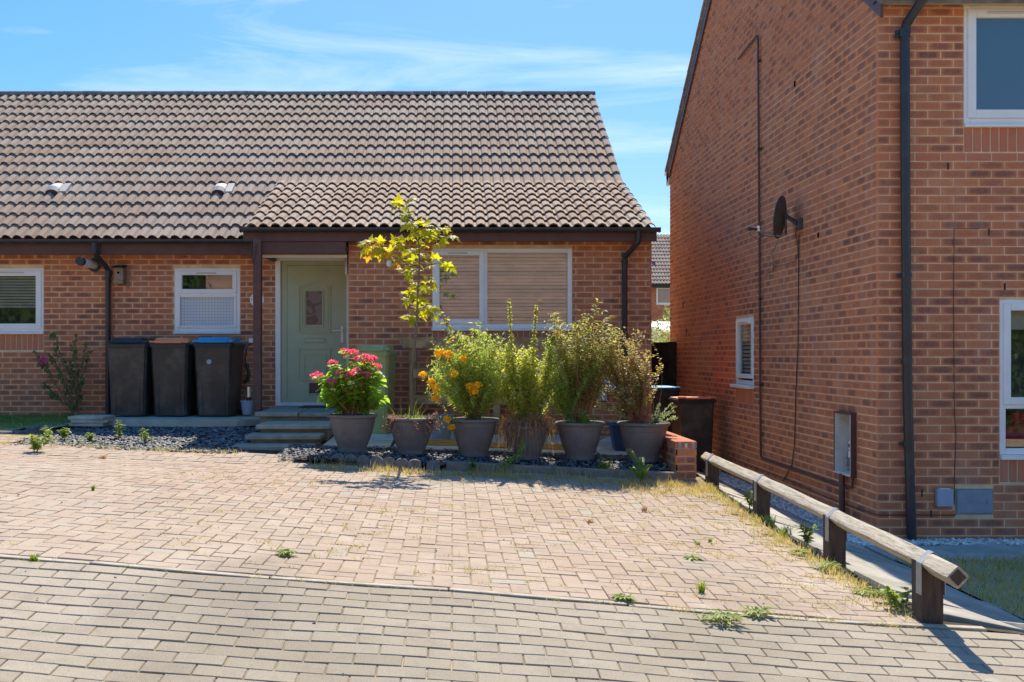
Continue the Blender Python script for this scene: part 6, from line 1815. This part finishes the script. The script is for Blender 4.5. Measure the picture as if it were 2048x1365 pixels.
bush(fo, st_, c6 + Vector((.10, -.02, 0)), tips, 46, .024, .010, .003, .15, .75, .06, .05, quad=True)
st_.build('stem', M['stemgreen'], si); fo.build('foliage', M['lf_silver'], si)['kind'] = 'stuff'
fs_ = thing('fern_shoot', 'small green fern like shoot growing through the edging below the last pot', 'weed', tuple(pp(1283, 950, 9.75)))
fo = MB(); st_ = MB(); base_ = Vector(((1283 - VX) * 9.75 / FPX, 9.75, gz(1.8, 9.75)))
for tip in (pp(1255, 898, 9.7), pp(1282, 915, 9.6), pp(1300, 930, 9.65), pp(1262, 935, 9.6), pp(1290, 940, 9.6)):
    pts = path3(base_, tip, .15, 6); st_.tube([tuple(q) for q in pts], .003, 4)
    for i in range(22):
        p, d = along(pts, .2 + .8 * i / 22); 
        for sg in (-1, 1): leaf6(fo, p, Vector((sg, -.2, .2)) + d * .4, Vector((0, -.5, 1)), .034, .014, R())
st_.build('stem', M['stemgreen'], fs_); fo.build('foliage', M['lf_hyd'], fs_)['kind'] = 'stuff'

# rose against the left wall
ro = thing('rose_bush', 'leggy dark green rose bush with one magenta bloom against the bricks', 'rose bush', (-5.15, 13.5, .8))
fo = MB(); st_ = MB(); YR_ = 13.45; rb = pp(148, 826, YR_)
for (tx, ty) in ((103, 665), (108, 662), (150, 668), (146, 690), (172, 683), (181, 700), (90, 725), (72, 715), (68, 700), (127, 715), (140, 720), (155, 740), (165, 760), (85, 765), (100, 790), (160, 790), (118, 740), (95, 705), (130, 760)):
    tip = pp(tx, ty, YR_ + U(-.12, .12)); pts = path3(rb + Vector((U(-.05, .08), 0, 0)), tip, .07, 8)
    st_.tube([tuple(q) for q in pts], .007, 5, r1=.003, cap=False)
    for i in range(34):
        t = .45 + .55 * (R() ** .5); p, d = along(pts, t)
        leaf6(fo, p + rv() * .02, (rv() + Vector((0, -.3, -.1))), Vector((U(-.5, .5), -.6, .8)), U(.03, .06), .030, R())
for i in range(120): leaf6(fo, rb + Vector((U(-.12, .1), U(-.1, .1), U(.0, .35))), rv(), rv(), U(.03, .05), .028, R())
st_.build('stem', M['stembrown'], ro); fo.build('foliage', M['lf_rose'], ro)['kind'] = 'stuff'
mb = MB(); blob(mb, pp(86, 722, YR_ - .12), .046, 90, .03, .9); mb.build('flower_head', M['pt_magenta'], ro)

# ------------------------------------------------------------------ grass and weeds
fo = MB()
for k in range(11000):
    x = U(-8.2, -4.82); y = 11.3 + (R() ** .8) * 2.45
    if y < 11.35 + 0.9 * max(0, (x + 5.3) / 0.5): continue
    dry = y < 11.75 + .15 * math.sin(x * 4)
    t = U(.86, 1) if (dry and R() < .7) else U(0, .9)
    blade(fo, (x, y, lawn_z(x, y) - .005), U(.025, .06), U(.01, .04), .007, t)
g_ = fo.build('grass', M['lf_grass']); g_['kind'] = 'stuff'; g_['label'] = 'green lawn grass turning dry along its stone edging'
verge = sheet('verge', frange(3.52, 6.5, .4), frange(5.3, 7.95, .4), lambda x, y: gz(x, y) + .012, M['ground'])
fo = MB()
for k in range(11000):
    x = U(3.5, 6.3); y = U(5.4, 7.97); t = R()
    if R() < .8 or math.sin(x * 3.1) + math.sin(y * 4.3 + x) > .2: t = U(.86, 1)
    blade(fo, (x, y, gz(x, y) + .01), U(.025, .075), U(.01, .05), .007, t)
g_ = fo.build('grass', M['lf_grass']); g_['kind'] = 'stuff'; g_['label'] = 'patchy dry grass beside the path near the brick house'
# straw coloured grass in joints and along edges
fo = MB()
def straw(x, y, n, sp, h0, h1, tlo=0., thi=1., w=.005):
    for _ in range(n):
        a = x + random.gauss(0, sp); b = y + random.gauss(0, sp * .8)
        blade(fo, (a, b, gz(a, b) - .004), U(h0, h1), U(.01, .05), w, U(tlo, thi))
for k in range(330):   # in front of the bed
    x = U(-1.35, 2.5); yy = 9.84 - abs(random.gauss(0, .13)) - (.10 if x > 1.2 else 0); straw(x, yy, 11, .035, .015, .06 if R() < .9 else .13, 0, .9)
for k in range(120): straw(U(1.6, 2.5), 9.75 - R() * .7 * (1 if R() < .6 else .4), 12, .05, .02, .07, 0, .82)
for k in range(300):   # right hand edge
    y = U(5.2, 9.7); x = 2.43 - abs(random.gauss(0, .09)) + (.05 if y < 8 else .08); straw(x, y, 8, .04, .015, .06, 0, .95)
for k in range(90): straw(U(-5, -2.2), BACKL - .02 + random.gauss(0, .05), 9, .04, .015, .06, 0, .9)
for k in range(60): straw(U(-5.3, -4.2), U(10.5, 11.2), 8, .05, .01, .05, 0, .85)
for k in range(55):    # kerb line
    x = U(-2.2, 2.45); straw(x, 5.055, 5 if x < 1 else 16, .03, .008, .028, .2, 1, .003)
for k in range(460):   # joints
    if R() < .6: x, y = U(.6, 2.4), U(5.3, 9.4)
    else: x, y = U(-2.4, .6), U(5.3, 9.5) ** 1
    straw(x, y, 11, .028, .006, .034, 0, .95, .0045)
s_o = fo.build('dry_grass', M['lf_drystraw']); s_o['kind'] = 'stuff'; s_o['label'] = 'straw coloured dry grass along the paving joints and edges'
def ground_at(px, py):
    lo, hi = 3.0, 16.0
    for _ in range(40):
        m = (lo + hi) / 2
        if hh((px - VX) * m / FPX, m) * FPX / m > py - VY: lo = m
        else: hi = m
    return ((px - VX) * lo / FPX, lo)
def weed(px, py, r, h, kind, label, y=None, zf=None):
    x, yy = ground_at(px, py) if y is None else ((px - VX) * y / FPX, y)
    z = (gz(x, yy) if zf is None else zf)
    fo = MB()
    if kind == 'rosette':
        for i in range(int(60 + r * 300)):
            a = U(0, 6.28); d = Vector((math.cos(a), math.sin(a), U(.15, .9))); q = U(0, r * .7)
            leaf6(fo, Vector((x + math.cos(a) * q, yy + math.sin(a) * q * .8, z + U(0, h * .3))), d, Vector((0, 0, 1)), U(.4, 1) * .055, U(.010, .02), R(), .5)
        mt = M['lf_weed']
    elif kind == 'tuft':
        for i in range(70): blade(fo, (x + random.gauss(0, r * .3), yy + random.gauss(0, r * .3), z), U(h * .4, h), U(.02, r), .006, R())
        mt = M['lf_weed']
    elif kind == 'dry':
        for i in range(60): blade(fo, (x + random.gauss(0, r * .4), yy + random.gauss(0, r * .3), z), U(h * .3, h), U(.02, r), .005, R())
        mt = M['lf_dry']
    else:   # upright leafy
        st_ = MB(); t_ = [Vector((x + U(-r, r), yy + U(-r, r) * .6, z + h * U(.55, 1))) for _ in range(max(3, int(r * 60)))]
        bush(fo, st_, (x, yy, z), t_, 22, .045, .016, .003, .15, .75, .08, r * .3)
        for i, v in enumerate(st_.v): pass
        k = len(fo.v); fo.v += st_.v; fo.f += [tuple(k + j for j in f) for f in st_.f]; fo.t += [0.3] * len(st_.f); fo.m += [0] * len(st_.f)
        mt = M['lf_weed']
    o = fo.build('weed', mt); tag(o, label, 'weed', 'weeds growing through the paving')
Wd = [(1445, 1240, .13, .09, 'rosette', 'broad green weed on the kerb line with the widest spread of leaves'),
      (1515, 1228, .09, .07, 'rosette', 'yellow green weed beside the broad weed on the kerb line'),
      (1247, 1200, .06, .05, 'rosette', 'small dark weed growing from the middle of the kerb line'),
      (1403, 1186, .03, .075, 'tuft', 'single bright grass tuft standing alone in the pink paving'),
      (1655, 1138, .11, .11, 'rosette', 'clump of green weeds at the foot of the third rail post'),
      (1668, 1118, .07, .22, 'up', 'upright weed growing close against the third rail post'),
      (1612, 1092, .07, .16, 'up', 'silvery green upright weed between second and third rail posts'),
      (1568, 1072, .09, .10, 'tuft', 'grassy tuft on the paving edge between second and third rail posts'),
      (1540, 1050, .08, .10, 'tuft', 'grassy tuft just in front of the second rail post'),
      (1735, 1190, .09, .07, 'rosette', 'low weed between the third rail post and the nearest post'),
      (1798, 1222, .08, .13, 'up', 'upright weed beside the nearest rail post'),
      (1600, 1108, .06, .05, 'rosette', 'flat weed on the pink paving below the silvery weed'),
      (1500, 1018, .05, .16, 'up', 'thin flowering weed against the second rail post'),
      (205, 918, .05, .05, 'dry', 'brown dried weed lying on the paving before the slate'),
      (1655 - 475, 1046, .035, .035, 'dry', 'small brown dead weed in the middle of the driveway'),
      (1288, 1022, .03, .05, 'dry', 'small dry tuft on the driveway left of the rail'),
      (572, 1108, .05, .03, 'rosette', 'tiny weed pair in the pink paving near the kerb line'),
      (1395, 1090, .02, .03, 'tuft', 'tiny green tuft in the right part of the driveway'),
      (1570 - 185, 1120, .05, .03, 'rosette', 'flat bright weed in the pink paving above the lone grass tuft'),
      (1420, 1084, .02, .03, 'tuft', 'tiny green tuft nearest the rail in the driveway'),
      (72, 905, .13, .19, 'up', 'bushy green weed at the corner of the driveway by the lawn'),
      (95, 888, .08, .24, 'up', 'taller bright weed just behind the bushy weed by the lawn'),
      (128, 880, .07, .14, 'up', 'loose pale weed between the lawn edging and the slate'),
      (186, 982, .01, .05, 'tuft', 'tiny sprig alone on the left of the driveway'),
      (68, 1122, .03, .04, 'tuft', 'tiny tuft on the kerb line at the far left'),
      (1120 + 90, 952, .09, .20, 'up', 'dull green weed clump against the edging board below the fifth pot'),
      (945, 946, .03, .12, 'up', 'thin upright weed before the left end of the edging board')]
for w_ in Wd: weed(*w_)
for (px, y, h, lab) in ((178, 10.9, .12, 'small bright sprout in the slate chippings nearest the lawn'), (236, 11.2, .24, 'leaning bright shoot in the middle of the slate chippings'), (289, 10.9, .17, 'upright bright sprout in the slate chippings toward the steps')):
    weed(px, 0, .04, h, 'up', lab, y, slate_l((px - VX) * y / FPX, y))
# crumbs of slate and grit on the paving
def crumb():
    while True:
        x, y = U(-4.4, 2.4), U(3.9, 10.2)
        if drive_in(x, y): return x, y
cr = scatter_stones('debris', 230, crumb, (0.004, 0.014), M['slate'], flat=0.35, lift=0.2)
cr['label'] = 'dark slate crumbs strewn over the paving'
# background greenery
def far_shrub(label, c, rx, ry, rz2, n, size, mat, cat='shrub', name='garden_shrub'):
    t = thing(name, label, cat, (c[0], c[1], 0)); fo = MB()
    for i in range(n):
        v = rv(); k = U(.55, 1.05) * (1 + .18 * math.sin(v.x * 7 + v.z * 5)); p = Vector((c[0] + v.x * rx * k, c[1] + v.y * ry * k, c[2] + v.z * rz2 * k)); leaf4(fo, p, rv(), rv(), size * U(.6, 1.3), size * .6, R())
    fo.build('foliage', mat, t)['kind'] = 'stuff'
    mb = MB(); mb.tube([(c[0], c[1], -.2), (c[0] + .1, c[1], c[2])], .06, 6, r1=.02); mb.build('trunk', M['bark'], t)
far_shrub('light green bushy shrub rising above the white conservatory roof', (6.9, 30.5, 2.35), .75, .7, .75, 1500, .10, M['lf_far'])
far_shrub('pale leafy shrub behind the dark fence beside the white conservatory', (4.42, 21, 1.75), .5, .5, .62, 1100, .07, M['lf_far'])
hg = thing('hedge', 'dark green hedge across the road mirrored in the lower window', 'hedge', (13, -6, 0))
fo = MB()
for i in range(5200):
    fo_p = Vector((U(9.5, 22), -6 - abs(random.gauss(0, .12)), U(0, 3.4))); leaf4(fo, fo_p, (rv() + Vector((0, 1, 0))), rv(), U(.10, .2), .11, R())
fo.build('foliage', M['lf_hedge'], hg)['kind'] = 'stuff'
mb = MB(); mb.box(9.6, 21.9, -7.2, -6.15, -.2, 3.3); mb.build('inner_mass', M['lf_hedge'], hg)
# things on the window board of the right house
cu = MB(); cu.bbox(4.92, 5.35, YF + .16, YF + .34, .86, 1.04, .02); cu.bbox(5.02, 5.3, YF + .16, YF + .3, 1.04, 1.16, .02)
tag(cu.build('cushion', M['redcloth']), 'bright red cloth cushion seen through the lowest pane on the right', 'cushion')

tr_ = thing('tree', 'big leafy trees across the road mirrored in the far left window', 'tree', (-20, -9, 0))
fo = MB()
for i in range(5200):
    fo_p = Vector((U(-34, -9), -9 + U(-1, .3), U(0, 8) * (1 - .1 * math.sin(i)))); leaf4(fo, fo_p, rv() + Vector((0, 1, 0)), rv(), U(.2, .4), .22, R())
fo.build('crown', M['lf_hedge'], tr_)['kind'] = 'stuff'
mb = MB(); mb.box(-33.5, -9.5, -10.9, -9.9, 0, 7.2); mb.build('inner_mass', M['lf_hedge'], tr_)
